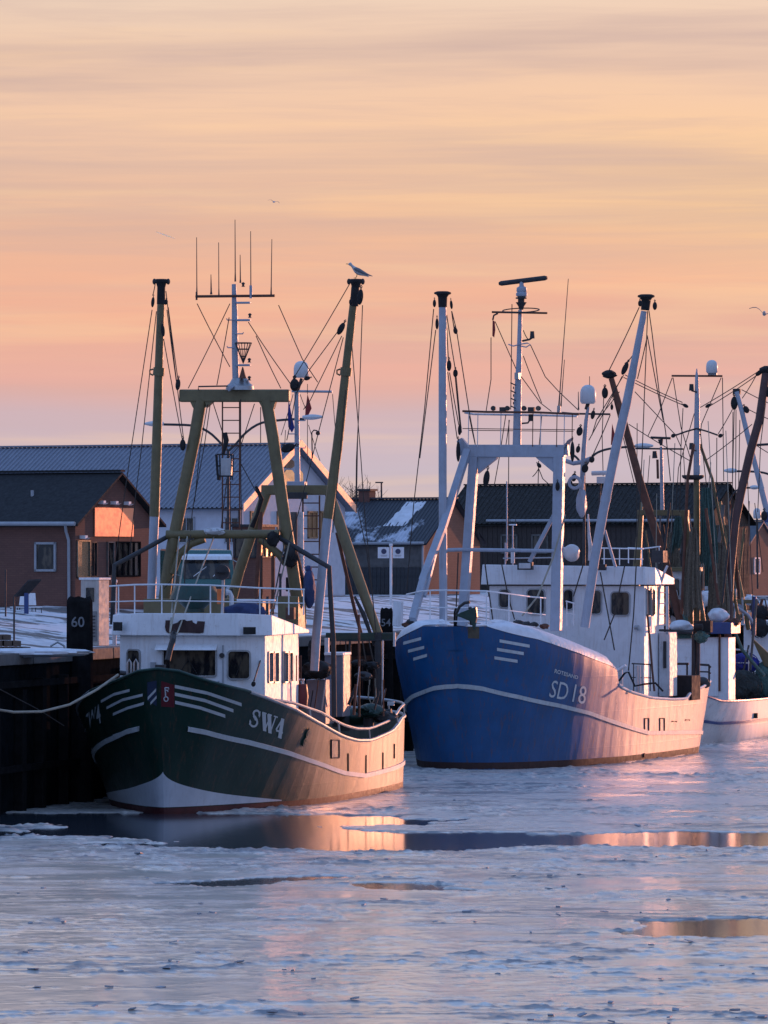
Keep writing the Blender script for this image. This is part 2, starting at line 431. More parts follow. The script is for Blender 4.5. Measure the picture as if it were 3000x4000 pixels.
class Hull:
    NT = 150
    def __init__(s, fr, rail, wl, railpx, stern_z, ref=None, flare=1.6, port_z=None):
        s.fr = fr
        s.r = catmull(rail, s.NT); s.w = catmull(wl, s.NT)     # columns u, half beam
        s.r[:, 1] = np.maximum(s.r[:, 1], 0); s.w[:, 1] = np.maximum(s.w[:, 1], 0)
        s.tt = np.linspace(0, 1, s.NT)
        px = np.array([fr.proj(b, u, 0)[0] for u, b in s.r])
        im = int(px.argmax())
        ts = []; zs = []
        if port_z is None:
            for (x, y) in railpx:
                t = float(np.interp(x, px[:im + 1], s.tt[:im + 1]))
                u = np.interp(t, s.tt, s.r[:, 0]); b = np.interp(t, s.tt, s.r[:, 1])
                Yw = fr.O.y + u * fr.c - b * fr.s
                ts.append(t); zs.append(CAM_H - (y - HORY) / FPX * Yw)
            ts.append(1.0); zs.append(stern_z)
        else:
            ts = [a for a, b in port_z]; zs = [b for a, b in port_z]
        s.zt = np.interp(s.tt, ts, zs)
        if ref is None: s.zref = np.convolve(np.pad(s.zt, 5, mode='edge'), np.ones(11) / 11, 'valid')
        else: s.zref = np.interp(s.tt, [a for a, b in ref], [b for a, b in ref])
        s.flare = flare
        s.inv = {}
    def pos(s, t, z, side=1):
        ur = np.interp(t, s.tt, s.r[:, 0]); br = np.interp(t, s.tt, s.r[:, 1])
        uw = np.interp(t, s.tt, s.w[:, 0]); bw = np.interp(t, s.tt, s.w[:, 1])
        zr = np.interp(t, s.tt, s.zref)
        f = z / zr
        p = 1 + (s.flare - 1) * max(0.0, 1 - t / 0.45)
        g = (f if f >= 0 else 0) ** p
        if f > 1: g = 1 + (f - 1) * p * .3
        v = bw + (br - bw) * g; u = uw + (ur - uw) * g
        if f < 0: v *= 1 + .12 * z; u -= (.3 * z if t < .2 else 0)
        return Vector((v * side, u, z))
    def zr(s, t): return float(np.interp(t, s.tt, s.zt))
    def nrm(s, t, z, side=1):
        a = s.pos(min(t + .004, 1), z, side) - s.pos(max(t - .004, 0), z, side)
        b = s.pos(t, z + .03, side) - s.pos(t, z - .03, side)
        n = a.cross(b)
        if n.length < 1e-9: return Vector((0, -1, 0))
        n.normalize()
        p = s.pos(t, z, side)
        return n if n.x * p.x + n.y * (p.y - 9.0) > 0 else -n
    def on(s, t, z, side=1, off=0.0):
        n = s.nrm(t, z, side); k = min(1.0, t / .03)
        n = (n * k + Vector((0, -1, 0)) * (1 - k)).normalized()
        return s.pos(t, z, side) + n * off
    def find(s, px, py, side=1):
        """surface parameters seen at a photograph pixel"""
        if side not in s.inv:
            T = np.linspace(0, .93, 90); Zf = np.linspace(0, 1.05, 36); L = []
            for t in T:
                zr = np.interp(t, s.tt, s.zref)
                for zf in Zf:
                    p = s.pos(t, zf * zr, side); q = s.fr.proj(p.x, p.y, p.z); L.append((t, zf * zr, q[0], q[1]))
            s.inv[side] = np.array(L)
        A = s.inv[side]; i = int(((A[:, 2] - px) ** 2 + (A[:, 3] - py) ** 2).argmin())
        t, z = A[i, 0], A[i, 1]
        for _ in range(8):
            def q(t, z):
                p = s.pos(t, z, side); return np.array(s.fr.proj(p.x, p.y, p.z))
            e = np.array([px, py]) - q(t, z)
            J = np.array([(q(t + 1e-3, z) - q(t, z)) / 1e-3, (q(t, z + 1e-3) - q(t, z)) / 1e-3]).T
            try: d = np.linalg.solve(J, e)
            except Exception: break
            d = np.clip(d, -.05, .05); t = float(np.clip(t + d[0], 0, .97)); z += float(d[1])
        return t, z
    def build(s, mat, deck_drop=0.9, deck_mat='dark', zlow=-0.7):
        root = s.fr.root; g = G(); nz = 16
        ring = [(t, 1) for t in s.tt] + [(t, -1) for t in s.tt[::-1][1:-1]]
        rows = []
        for k in range(nz + 1):
            row = []
            for t, sd in ring + [ring[0]]:
                z = zlow + (s.zr(t) - zlow) * k / nz
                row.append(s.pos(t, z, sd))
            rows.append(row)
        g.grid(rows)
        # inner face of the bulwark
        inn = []
        for f in (0, 1):
            row = []
            for t, sd in ring + [ring[0]]:
                z = s.zr(t) - f * (deck_drop + .05)
                p = s.pos(t, z, sd); n = Vector((-p.x, (10 - p.y) * .25, 0)).normalized()
                row.append(Vector((p.x + n.x * .08, p.y + n.y * .08, z)))
            inn.append(row)
        g.grid([rows[-1], inn[0], inn[1]])
        g.obj('hull', mat, root, True)
        d = G()
        n = s.NT
        rows = []
        for t in s.tt[::2]:
            z = s.zr(t) - deck_drop
            a = s.pos(t, z, 1); b = s.pos(t, z, -1)
            rows.append([Vector((a.x * k, a.y, z)) for k in (-1, -.5, 0, .5, 1)])
        d.grid(rows)
        d.obj('deck', deck_mat, root)
    def strip(s, name, mat, t0, t1, zlo, zhi, side=1, off=.006, n=60, thick=True):
        g = G(); rows = []
        for k in range(n + 1):
            t = t0 + (t1 - t0) * k / n; a = zlo(t); b = zhi(t)
            r = [s.on(t, a, side, -.01)] if thick else []
            r += [s.on(t, a, side, off), s.on(t, (a + b) / 2, side, off), s.on(t, b, side, off)]
            if thick: r += [s.on(t, b, side, -.01)]
            rows.append(r)
        g.grid(rows)
        return g.obj(name, mat, s.fr.root, True)
    def stroke(s, g, pts, wpx, side=1, off=.012, n=10):
        """painted stroke on the hull along photograph pixels, wpx high"""
        rows = []
        P = np.array(pts, float)
        seg = np.linspace(0, len(P) - 1, n * (len(P) - 1) + 1)
        for q in seg:
            x = np.interp(q, range(len(P)), P[:, 0]); y = np.interp(q, range(len(P)), P[:, 1])
            w = wpx if not isinstance(wpx, (list, tuple)) else np.interp(q, range(len(wpx)), wpx)
            t1, z1 = s.find(x, y - w / 2, side); t2, z2 = s.find(x, y + w / 2, side)
            rows.append([s.on(t1, z1, side, off), s.on(t2, z2, side, off)])
        g.grid(rows); return g
    def poly(s, g, pts, side=1, off=.012):
        vs = []
        for (x, y) in pts:
            t, z = s.find(x, y, side); vs.append(s.on(t, z, side, off))
        return g.add(vs, [tuple(range(len(vs)))])
    def text(s, name, txt, mat, quad, side=1, off=.014, bold=0.0, shear=0.0, extra=None):
        """quad: bottom-left, bottom-right, top-right, top-left in photograph pixels"""
        uv, fs = text_mesh(txt, bold); bl, br, tr, tl = [np.array(q, float) for q in quad]
        vs = []
        for a, b in uv:
            p = (bl * (1 - a) + br * a) * (1 - b) + (tl * (1 - a) + tr * a) * b
            t, z = s.find(p[0], p[1], side); vs.append(s.on(t, z, side, off))
        g = G().add(vs, fs)
        return g.obj(name, mat, s.fr.root)

# ================================================================== SETTING
WALL_TH = math.atan(0.222)
quay = Frame(None, (-10.4, 153, 0), WALL_TH)      # x: towards the water, y: along the quay away from the camera
QZ = 4.3
def vnoise(x, y, seed):
    xi = np.floor(x).astype(np.int64); yi = np.floor(y).astype(np.int64); fx = x - xi; fy = y - yi
    fx = fx * fx * (3 - 2 * fx); fy = fy * fy * (3 - 2 * fy)
    def h(a, b):
        n = (a * 374761393 + b * 668265263 + seed * 1442695041) & 0x7fffffff
        n = ((n ^ (n >> 13)) * 1274126177) & 0x7fffffff
        n = (n ^ (n >> 16)) & 0xffffff
        return n / 0xffffff
    return (h(xi, yi) * (1 - fx) + h(xi + 1, yi) * fx) * (1 - fy) + (h(xi, yi + 1) * (1 - fx) + h(xi + 1, yi + 1) * fx) * fy
def fbm(x, y, seed, octv=5, gain=.5):
    a = 1; s = 0; tot = 0
    for o in range(octv):
        s = s + a * vnoise(x * 2 ** o, y * 2 ** o, seed + o * 17); tot += a; a *= gain
    return s / tot

def grid_mesh(name, P, mat, smooth=True):
    nr, nc, _ = P.shape
    me = bpy.data.meshes.new(name)
    idx = np.arange(nr * nc).reshape(nr, nc)
    q = np.stack([idx[:-1, :-1], idx[:-1, 1:], idx[1:, 1:], idx[1:, :-1]], -1).reshape(-1, 4)
    me.vertices.add(nr * nc); me.vertices.foreach_set('co', P.reshape(-1).astype(np.float32))
    me.loops.add(q.size); me.loops.foreach_set('vertex_index', q.reshape(-1).astype(np.int32))
    me.polygons.add(len(q)); me.polygons.foreach_set('loop_start', np.arange(0, q.size, 4, dtype=np.int32))
    me.polygons.foreach_set('loop_total', np.full(len(q), 4, dtype=np.int32))
    me.update(calc_edges=True); me.validate()
    if smooth: me.polygons.foreach_set('use_smooth', [True] * len(q))
    me.materials.append(mat)
    o = bpy.data.objects.new(name, me); col.objects.link(o)
    return o

# --- harbour water
m, t, p = new_mat('harbour_water')
oc = N(t, 'ShaderNodeTexCoord').outputs['Object']
setp(t, p, 'Base Color', (0.035, 0.045, 0.058)); setp(t, p, 'Roughness', 0.10); setp(t, p, 'IOR', 1.33)
bump(t, p, NOISE(t, SCALE(t, oc, (1.0, 1.6, 1)), 3.0, 4), 0.12, 0.01)
g = G(); g.add([(-6000, -2000, 0), (6000, -2000, 0), (6000, 9000, 0), (-6000, 9000, 0)], [(0, 1, 2, 3)])
tag(g.obj('harbour_water', m), kind='structure')

# --- ice on the water: a real height field, open water shows where it dips below the surface
nr, nc = 1050, 800
pyv = np.linspace(560, 2350, nr)
Yr = FPX * CAM_H / pyv
sx = np.linspace(-1, 1, nc)
YY = np.repeat(Yr[:, None], nc, 1); XX = sx[None, :] * (0.17 * YY) 
wx = (fbm(XX * .35, YY * .20, 3, 4) - .5) * 6
wy = (fbm(XX * .22, YY * .20, 5, 5) - .5) * 6
def blob(cx, cy, rx, ry, p=2.0):
    return 1 - (np.abs((XX + wx - cx) / rx) ** p + np.abs((YY + wy - cy) / ry) ** p)
pool = blob(4.5, 137.5, 11.5, 4.2, 3)
pool = np.maximum(pool, blob(-5.0, 142.5, 5.5, 4.0))
pool = np.maximum(pool, blob(-2.2, 120.3, 1.7, 1.3))
pool = np.maximum(pool, blob(7.2, 104.5, 3.6, 2.9) * .9)
pool = np.maximum(pool, blob(-5.5, 148.5, 7.0, 4.5) * .9)
pool = np.maximum(pool, blob(1.5, 117.5, 1.2, .5) * .6)
big = fbm(XX * .22 + 7, YY * .20, 11, 5, .55)
mid = fbm(XX * 1.3, YY * 1.1, 21, 4, .6)
fine = fbm(XX * 5, YY * 5, 31, 3, .6)
rid = 1 - np.abs(fbm(XX * .5 + 3, YY * .45, 41, 5, .6) * 2 - 1)
rid2 = 1 - np.abs(fbm(XX * .16 + 13, YY * .42, 47, 6, .6) * 2 - 1)
rid3 = 1 - np.abs(fbm(XX * .22 + 23, YY * .8 + 3, 57, 5, .6) * 2 - 1)
far = np.clip((YY - 92) / 50, 0, 1)
rough_zone = np.clip((big - .50) * 9, 0, 1) * (.30 + .70 * far) + .18 * far ** 2
patch = np.clip((fbm(XX * .12 + 5, YY * .3, 71, 4) - .47) * 8, 0, 1)
h = 0.018 + 0.010 * (mid - .5)
h += rough_zone * (0.07 * np.clip(mid - .48, 0, 1) + 0.05 * np.clip(fine - .5, 0, 1) + .07 * np.clip(rid - .88, 0, 1) / .12 * fine)
h += np.clip(rid3 - .955, 0, 1) / .045 * (.045 * fine) * patch
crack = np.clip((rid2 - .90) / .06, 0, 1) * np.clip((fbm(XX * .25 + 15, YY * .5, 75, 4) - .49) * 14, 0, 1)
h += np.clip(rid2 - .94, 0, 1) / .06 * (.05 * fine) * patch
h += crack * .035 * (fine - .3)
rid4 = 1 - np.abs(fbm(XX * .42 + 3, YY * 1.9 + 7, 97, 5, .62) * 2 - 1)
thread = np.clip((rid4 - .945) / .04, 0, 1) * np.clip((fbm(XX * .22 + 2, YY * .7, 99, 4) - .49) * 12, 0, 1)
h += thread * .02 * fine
crack_shade = np.clip(crack * .9 + thread * .85 + rough_zone * np.clip((fine - .55) * 7, 0, 1) * np.clip((mid - .42) * 6, 0, 1) + np.clip((rid3 - .93) / .05, 0, 1) * patch * np.clip((mid - .45) * 8, 0, 1), 0, 1)  # mask for shade of steep ice edges, painted along cracks and ridges
edge = np.clip(pool + .16 * (mid - .5) * 4 + .25 * (fbm(XX * .5, YY * 2.2, 93, 4) - .5), -1, 1)
h -= np.clip(edge * 4, 0, 1) * .16
h += np.exp(-((edge + .05) / .05) ** 2) * .02 * fine
P = np.stack([XX, YY, h], -1)
m, t, p = new_mat('thin_sea_ice')
oc = N(t, 'ShaderNodeTexCoord').outputs['Object']
sp = N(t, 'ShaderNodeSeparateXYZ'); t.links.new(oc, sp.inputs[0])
flat = SCALE(t, oc, (.5, .8, 1))
hz = MR(t, sp.outputs[2], 0.014, 0.055, 0, 1, True)
nz = NOISE(t, flat, 0.55, 6, 0.6)
sa = N(t, 'ShaderNodeAttribute'); sa.attribute_name = 'crack_shade'; shade_fac = sa.outputs['Fac']
farf = MR(t, sp.outputs[1], 95, 150, 0, .22)
nz = MA(t, 'ADD', nz, farf)
frost = MA(t, 'MAXIMUM', hz, MR(t, nz, 0.52, 0.72, 0.06, 0.75, True))
colr = MIX(t, frost, (0.82, 0.74, 0.62), (0.86, 0.80, 0.70))
spk = MR(t, NOISE(t, SCALE(t, oc, (.6, 1, 1)), 6, 5, .7), 0.36, 0.64)
colr = MIX(t, MA(t, 'MULTIPLY', MA(t, 'SUBTRACT', 1.0, spk), MR(t, nz, 0.46, 0.68, 0.03, .65)), colr, (0.10, 0.14, 0.22))
colr = MIX(t, MA(t, 'MULTIPLY', shade_fac, .85), colr, (0.09, 0.11, 0.14))  # edge shade darkens the ice colour itself
setp(t, p, 'Base Color', colr)
setp(t, p, 'Roughness', MIX(t, MA(t, 'MAXIMUM', frost, shade_fac), (.12, .12, .12), (.36, .36, .36)))
setp(t, p, 'IOR', 1.31)
bmpv = MA(t, 'ADD', MA(t, 'MULTIPLY', NOISE(t, SCALE(t, oc, (1, .6, 1)), 5, 6, .65), .7), NOISE(t, SCALE(t, oc, (1, .6, 1)), 22, 3, .6))
bs = MA(t, 'MULTIPLY', MR(t, nz, 0.50, 0.72, 0.01, .22), 1.0)
b = N(t, 'ShaderNodeBump'); t.links.new(bs, b.inputs['Strength']); b.inputs['Distance'].default_value = 0.018
t.links.new(bmpv, b.inputs['Height']); t.links.new(b.outputs[0], p.inputs['Normal'])
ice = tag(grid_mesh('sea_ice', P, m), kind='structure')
at_ = ice.data.attributes.new('crack_shade', 'FLOAT', 'POINT'); at_.data.foreach_set('value', crack_shade.reshape(-1).astype(np.float32))

# broken slabs of ice pushed up along the ridges
g = G(); rr = random.Random(11)
for k in range(1500):
    a = rr.random(); yy = FPX * CAM_H / rr.uniform(700, 2000); xx = rr.uniform(-.075, .085) * yy
    i = int(np.clip(np.searchsorted(pyv, FPX * CAM_H / yy), 0, nr - 1)); j = int(np.clip((xx / (.17 * yy) + 1) / 2 * (nc - 1), 0, nc - 1))
    if edge[i, j] > 0 or crack_shade[i, j] < .35 + .5 * rr.random(): continue
    w = rr.uniform(.05, .20) * (0.6 + 0.4 * rr.random()); d = w * rr.uniform(.4, 1); th = rr.uniform(.012, .03)
    mt = Matrix.Rotation(rr.uniform(0, 6.28), 3, 'Z') @ Matrix.Rotation(rr.gauss(0, .16), 3, 'X') @ Matrix.Rotation(rr.gauss(0, .12), 3, 'Y')
    g.box((xx, yy, h[i, j] + rr.uniform(0, .03)), (w, d, th), M3=mt)
m_ice2 = paint('broken_ice', (0.30, 0.32, 0.36), 0.6, 0.3, bmp=0.3)
tag(g.obj('broken_ice_slabs', m_ice2), kind='stuff')

# --- land behind the quay
def gz(x):     # x <= 0 distance behind the wall
    d = -x
    return QZ + 0.95 * max(0, min(1, (d - 3) / 7.5)) ** 1
ys = np.concatenate([np.linspace(-60, 0, 12), np.linspace(1, 150, 190)])
xs = np.concatenate([np.array([-0.62, -1, -1.5, -2]), -np.linspace(2.3, 14, 44), -np.geomspace(15, 900, 16)])
P = np.zeros((len(ys), len(xs), 3))
for i, yv in enumerate(ys):
    for j, xv in enumerate(xs):
        w = quay.world((xv, yv, 0)); z = gz(xv)
        nn = float(fbm(np.array([w.x * .5]), np.array([w.y * .25]), 91, 4)[0]) - .5
        P[i, j] = (w.x, w.y, z + nn * .16 * (1 if xv < -1.5 else .3))
tag(grid_mesh('snowy_ground', P, M['snow_ground']), kind='structure')
g = G()
g.add([(-9000, 318, 4.9), (9000, 318, 4.9), (9000, 14000, 4.9), (-9000, 14000, 4.9), (-9000, 318, -1), (9000, 318, -1)], [(0, 1, 2, 3), (4, 5, 1, 0)])
tag(g.obj('far_shore', M['snow_ground']), kind='structure')

# --- quay wall
wall = empty('quay_wall', quay.O, 0); wall.rotation_euler = (0, 0, -WALL_TH)
tag(wall, 'tall dark quay wall with concrete edge running behind the moored trawlers', 'quay wall')
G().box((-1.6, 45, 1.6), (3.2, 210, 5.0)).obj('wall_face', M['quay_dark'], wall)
cop = None
for k in range(50):
    yv = -58 + k * 4.2
    if cop is None:
        cop = G().box((0, 0, 0), (.8, 4.12, .32)).obj('coping_block', M['concrete'], wall, bevel=.02); o = cop
    else:
        o = cop.copy(); col.objects.link(o); o.parent = wall
    o.location = (-.32, yv, QZ - .12 + rnd.uniform(-.012, .012))
first = None
for k in range(96):
    yv = -45 + k * 2.1
    if first is None:
        first = G().box((0, 0, 0), (.28, .26, 4.6)).obj('fender_timber', M['wood_dark'], wall, bevel=.02); o = first
    else:
        o = first.copy(); col.objects.link(o); o.parent = wall
    o.location = (.14 + rnd.uniform(-.05, .03), yv + rnd.uniform(-.3, .3), 1.25 + rnd.uniform(-.35, .2)); o.rotation_euler = (rnd.uniform(-.02, .02), 0, rnd.uniform(-.2, .2))
for zz in (1.2, 3.5):
    G().box((.27, 45, zz), (.10, 205, .18)).obj('waling_beam', M['wood_dark'], wall)

# mooring piles with numbers
def pile(px, py_top, yq, w, num, label, npx=None, nh=.32, snow=False):
    c = quay.Pv(px, 2300, .2) if yq is None else V(0.20, yq, 0)
    root = empty('mooring_pile', quay.world((c.x, c.y, 0)), -WALL_TH + R(8), label, 'mooring pile', 'numbered timber mooring piles along the quay')
    Yw = quay.world(c).y; zt = CAM_H - (py_top - HORY) / FPX * Yw
    r = rnd
    prof = [(w * .56, -1), (w * .55, 1.5), (w * .53, 3), (w * .5, zt - .1), (w * .44, zt)]
    g = G()
    rows = []
    for rad, z in prof:
        rows.append([V(rad * (1 if abs(math.cos(a)) > .38 else 1) * math.cos(a) * 1.12, rad * math.sin(a), z + (.05 * math.sin(3 * a) if z == zt else 0)) for a in [2 * math.pi * k / 12 for k in range(13)]])
    g.grid(rows); g.add([q for q in rows[-1][:-1]], [tuple(range(12))])
    g.obj('pile_post', M['wood_dark'], root)
    # number painted on the face towards the camera
    uv, fs = text_mesh(num, .012)
    asp = .62 * len(num)
    vs = []
    for a, b_ in uv:
        x = (a - .5) * nh * asp; vs.append((x, -w * .56 - .02, zt - (0.55 if npx is None else npx) + b_ * nh))
    G().add(vs, fs).obj('painted_number', paint('chalk_white_number', (.19, .20, .215), .8, .3, bmp=0), root)
    return root
pile(295, 2335, 7.2, .66, '60', 'thick dark timber pile painted 60 beside the green trawler', npx=.83, nh=.30)
pile(1519, 2378, 47.5, .40, '54', 'timber pile painted 54 just left of the blue trawler', npx=.62, nh=.27)
pile(1768, 2380, 60.2, .40, '5', 'timber pile with a painted 5 behind the anchor of the blue trawler', npx=.62, nh=.30)

# --- buildings
def bldg(name, px, Y, th, base, label, cat='building'):
    O = wpt(px, 2200, Y); O.z = 0
    root = empty(name, O, -th, label, cat)
    return root, Frame(root, O, th)
def window(parent, a, b, c, d, n, fm='white', gm='glass', fw=.07, bars=0, name='window', sill=False):
    a, b, c, d = [Vector(q) for q in (a, b, c, d)]; n = Vector(n).normalized()
    g = G()
    o = n * .03
    ins = fw / 2
    for p, q in ((a, b), (b, c), (c, d), (d, a)):
        e = (q - p).normalized() * ins
        g.beam(p + o - e, q + o + e, fw, .08, up=n)
    for k in range(bars):
        f = (k + 1) / (bars + 1)
        g.beam(a.lerp(b, f) + o, d.lerp(c, f) + o, fw * .6, .06, up=n)
    w = g.obj(name, fm if not isinstance(fm, str) else M[fm], parent)
    G().add([a + n * .012, b + n * .012, c + n * .012, d + n * .012], [(0, 1, 2, 3)]).obj('pane', M[gm] if isinstance(gm, str) else gm, w)
    return w
def gable_house(root, fr, L, W, ez, rz, wallm, roofm, base=4.2, over=.3, period=0.0, gablem=None, ribh=.05, thick=.09):
    g = G()
    A = [V(0, 0, base), V(-L, 0, base), V(-L, 0, ez), V(0, 0, ez)]
    g.add([V(0, 0, base), V(-L, 0, base), V(-L, 0, ez), V(0, 0, ez)], [(0, 1, 2, 3)])
    g.add([V(0, W, base), V(-L, W, base), V(-L, W, ez), V(0, W, ez)], [(3, 2, 1, 0)])
    g.obj('wall', wallm, root)
    for xx, nm in ((0, 'gable_wall'), (-L, 'gable_wall')):
        G().prism([V(xx, .002, base), V(xx, W - .002, base), V(xx, W - .002, ez), V(xx, W / 2, rz), V(xx, .002, ez)], (-.12 if xx == 0 else .12, 0, 0)).obj(nm, gablem or wallm, root)
    sl = (rz - ez) / (W / 2)
    for sgn in (0, 1):
        g = G(); x0 = over; x1 = -L - over
        y0 = -over if sgn == 0 else W + over; ym = W / 2
        z0 = ez - over * sl + .12; zm = rz + .12
        if period:
            n = int((x0 - x1) / period); prof = []
            for k in range(n):
                b = x0 - k * period
                prof += [(b, 0), (b - period * .55, 0), (b - period * .65, ribh), (b - period * .88, ribh), (b - period * .98, 0)]
            rows = [[V(x, y0, z0 + hh) for x, hh in prof], [V(x, ym, zm + hh) for x, hh in prof]]
            g.grid(rows)
            g.grid([[V(x0, y0, z0 - thick), V(x1, y0, z0 - thick)], [V(x0, ym, zm - thick), V(x1, ym, zm - thick)]])
        else:
            g.hexa([V(x0, y0, z0 - thick), V(x1, y0, z0 - thick), V(x1, ym, zm - thick), V(x0, ym, zm - thick),
                    V(x0, y0, z0), V(x1, y0, z0), V(x1, ym, zm), V(x0, ym, zm)])
        g.obj('roof', roofm, root)
    G().beam(V(over + .01, W / 2, zm + .05), V(-L - over - .01, W / 2, zm + .05), .3, .08).obj('ridge_cap', roofm, root)
    return sl
def barge(root, W, ez, rz, over, mat, x, h=.28):
    sl = (rz - ez) / (W / 2)
    for s in (0, 1):
        y0 = -over if s == 0 else W + over
        a = V(x, y0, ez - over * sl - .02); b = V(x, W / 2, rz - .02)
        G().add([a, b, b + V(0, 0, h), a + V(0, 0, h), a + V(-.05, 0, 0), b + V(-.05, 0, 0), b + V(-.05, 0, h), a + V(-.05, 0, h)],
                [(0, 1, 2, 3), (7, 6, 5, 4), (0, 4, 5, 1), (3, 2, 6, 7), (0, 3, 7, 4)]).obj('bargeboard', mat, root)
TH = R(29)
# A: red brick house on the left
rt, fr = bldg('brick_house', 294, 200, TH, 5.2, 'red brick house with dark roof and blank bright board on its gable')
gable_house(rt, fr, 14, 5.5, 8.25, 9.95, M['brick'], M['roof_dark'], over=.28)
g = G().tube([fr.P(-60, 2046, -.36) , fr.P(292, 2046, -.36)], .075, 8); g.obj('gutter', M['zinc'], rt, True)
g = G().tube([fr.P(255, 2050, -.34), fr.P(258, 2075, -.2), fr.P(268, 2110, -.1), fr.P(270, 2420, -.1)], .055, 8); g.obj('downpipe', M['zinc'], rt, True)
a, b_, c, d = fr.P(141, 2228, 0), fr.P(217, 2228, 0), fr.P(217, 2122, 0), fr.P(141, 2122, 0)
window(rt, a, b_, c, d, (0, -1, 0), 'zinc', 'glass', .08)
G().tube([fr.P(128, 1980, 1.4), fr.P(126, 1915, 1.4)], .06).obj('vent_pipe', M['zinc'], rt)
g = G(); q = [fr.Pv(365, 2095, .0), fr.Pv(516, 2095, .0), fr.Pv(516, 1985, .0), fr.Pv(365, 1985, .0)]
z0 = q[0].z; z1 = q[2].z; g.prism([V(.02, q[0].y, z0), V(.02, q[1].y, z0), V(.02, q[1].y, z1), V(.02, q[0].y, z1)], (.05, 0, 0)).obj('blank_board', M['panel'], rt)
def gq(fr, x0, y0, x1, y1, X=0.0):
    A, B = fr.Pv(x0, y1, X), fr.Pv(x1, y1, X); C, D = fr.Pv(x1, y0, X), fr.Pv(x0, y0, X)
    z = (A.z + B.z) / 2; zz = (C.z + D.z) / 2
    return V(X, A.y, z), V(X, B.y, z), V(X, B.y, zz), V(X, A.y, zz)
window(rt, *gq(fr, 300, 2113, 348, 2255), (1, 0, 0), 'mirror_door', 'mirror_door', .05, name='door')
window(rt, *gq(fr, 352, 2118, 374, 2252), (1, 0, 0), 'dark', 'glass', .04, 1)
window(rt, *gq(fr, 417, 2118, 442, 2250), (1, 0, 0), 'wood_grey', 'glass', .04)
window(rt, *gq(fr, 455, 2118, 543, 2250), (1, 0, 0), 'wood_dark', 'glass', .05, 3)
for (x, y) in ((398, 1962), (447, 1964), (497, 1966), (327, 2098)):
    c = fr.Pv(x, y, .12)
    g = G().box(c, (.24, .16, .12)); g.add([c + V(.1, -.12, -.08), c + V(.22, -.12, -.02), c + V(.22, .12, -.02), c + V(.1, .12, -.08)], [(0, 1, 2, 3)])
    g.obj('wall_lamp', M['white'], rt)

# B: long hall with grey profiled roof
rt, fr = bldg('harbour_hall', 940, 262, TH, 5.2, 'long white hall with grey ribbed metal roof and sunlit bargeboards')
slb = gable_house(rt, fr, 17, 9.9, 9.45, 12.3, M['render'], M['roof_grey'], over=.35, period=.25, ribh=.06)
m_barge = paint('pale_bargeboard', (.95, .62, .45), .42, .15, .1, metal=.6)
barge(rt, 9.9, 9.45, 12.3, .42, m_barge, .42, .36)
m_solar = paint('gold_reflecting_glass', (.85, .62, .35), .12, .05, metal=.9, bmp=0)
def octo(x0, y0, x1, y1, mat, root, fr):
    a, b, c, d = gq(fr, x0, y0, x1, y1, 0.03)
    cy = (a.y + b.y) / 2; cz = (a.z + c.z) / 2; ry = (b.y - a.y) / 2; rz_ = (c.z - a.z) / 2
    pts = [V(.03, cy + ry * s, cz + rz_ * e) for s, e in ((-1, -.5), (-.5, -1), (.5, -1), (1, -.5), (1, .5), (.5, 1), (-.5, 1), (-1, .5))]
    G().prism(pts, (.03, 0, 0)).obj('gable_window', mat, root)
octo(1106, 1836, 1150, 1898, m_solar, rt, fr); octo(1160, 1840, 1182, 1886, m_solar, rt, fr)
octo(1106, 1796, 1150, 1828, M['glass'], rt, fr)
m_shut = paint('wooden_shutter', (.30, .17, .08), .6, .2)
for x0, x1 in ((977, 1009), (1082, 1114), (1202, 1236), (1250, 1266)):
    window(rt, *gq(fr, x0, 2000, x1, 2100), (1, 0, 0), m_shut, m_shut if x0 > 1100 else 'glass', .08, 1)
for x0, x1 in ((880, 934), (700, 760)):
    A, B, C, D = fr.P(x0, 2120, 0), fr.P(x1, 2120, 0), fr.P(x1, 2022, 0), fr.P(x0, 2022, 0)
    window(rt, A, B, C, D, (0, -1, 0), 'zinc', 'glass', .06, 1)
G().tube([fr.P(935, 1985, -.1), fr.P(935, 2330, -.1)], .06).obj('downpipe', M['dark'], rt)
G().box((-8.5, -.03, 5.0), (17, .06, .5)).obj('plinth', M['quay_dark'], rt)
G().box((.03, 4.95, 5.0), (.06, 9.9, .5)).obj('plinth', M['quay_dark'], rt)

# C: low shed with thin snow on a corrugated roof
def boards(root, along, P0, length, z0, z1, w, mat, n):
    first = None; k = int(length / w)
    for i in range(k):
        s = (i + .5) * w
        if first is None:
            d = (w * .93, .03, z1 - z0) if along == 'x' else (.03, w * .93, z1 - z0)
            first = G().box((0, 0, 0), d).obj('board', mat, root); o = first
        else:
            o = first.copy(); col.objects.link(o); o.parent = root
        e = rnd.uniform(0, .012)
        o.location = (P0[0] - s, P0[1] - .018 - e, (z0 + z1) / 2 + rnd.uniform(-.02, .02)) if along == 'x' else (P0[0] + .018 + e, P0[1] + s, (z0 + z1) / 2 + rnd.uniform(-.02, .02))
rt, fr = bldg('corrugated_shed', 1657, 275, TH, 5.2, 'low dark shed with snow dusted corrugated roof and orange brick gable')
gable_house(rt, fr, 9, 5.8, 7.82, 9.85, M['wood_grey'], M['roof_snow'], over=.25, period=.2, gablem=M['brick_orange'], ribh=.045)
boards(rt, 'x', (0, 0, 0), 9, 4.7, 6.6, .22, paint('dark_grey_boards', (.05, .053, .058), .8, .35, .3), 0)
G().tube([fr.P(1652, 2130, -.1), fr.P(1650, 2330, -.1)], .06).obj('downpipe', M['zinc'], rt)
G().tube([fr.P(1300, 2124, -.3), fr.P(1655, 2121, -.3)], .07).obj('gutter', M['zinc'], rt)
c = fr.P(1434, 1950, 3.0)
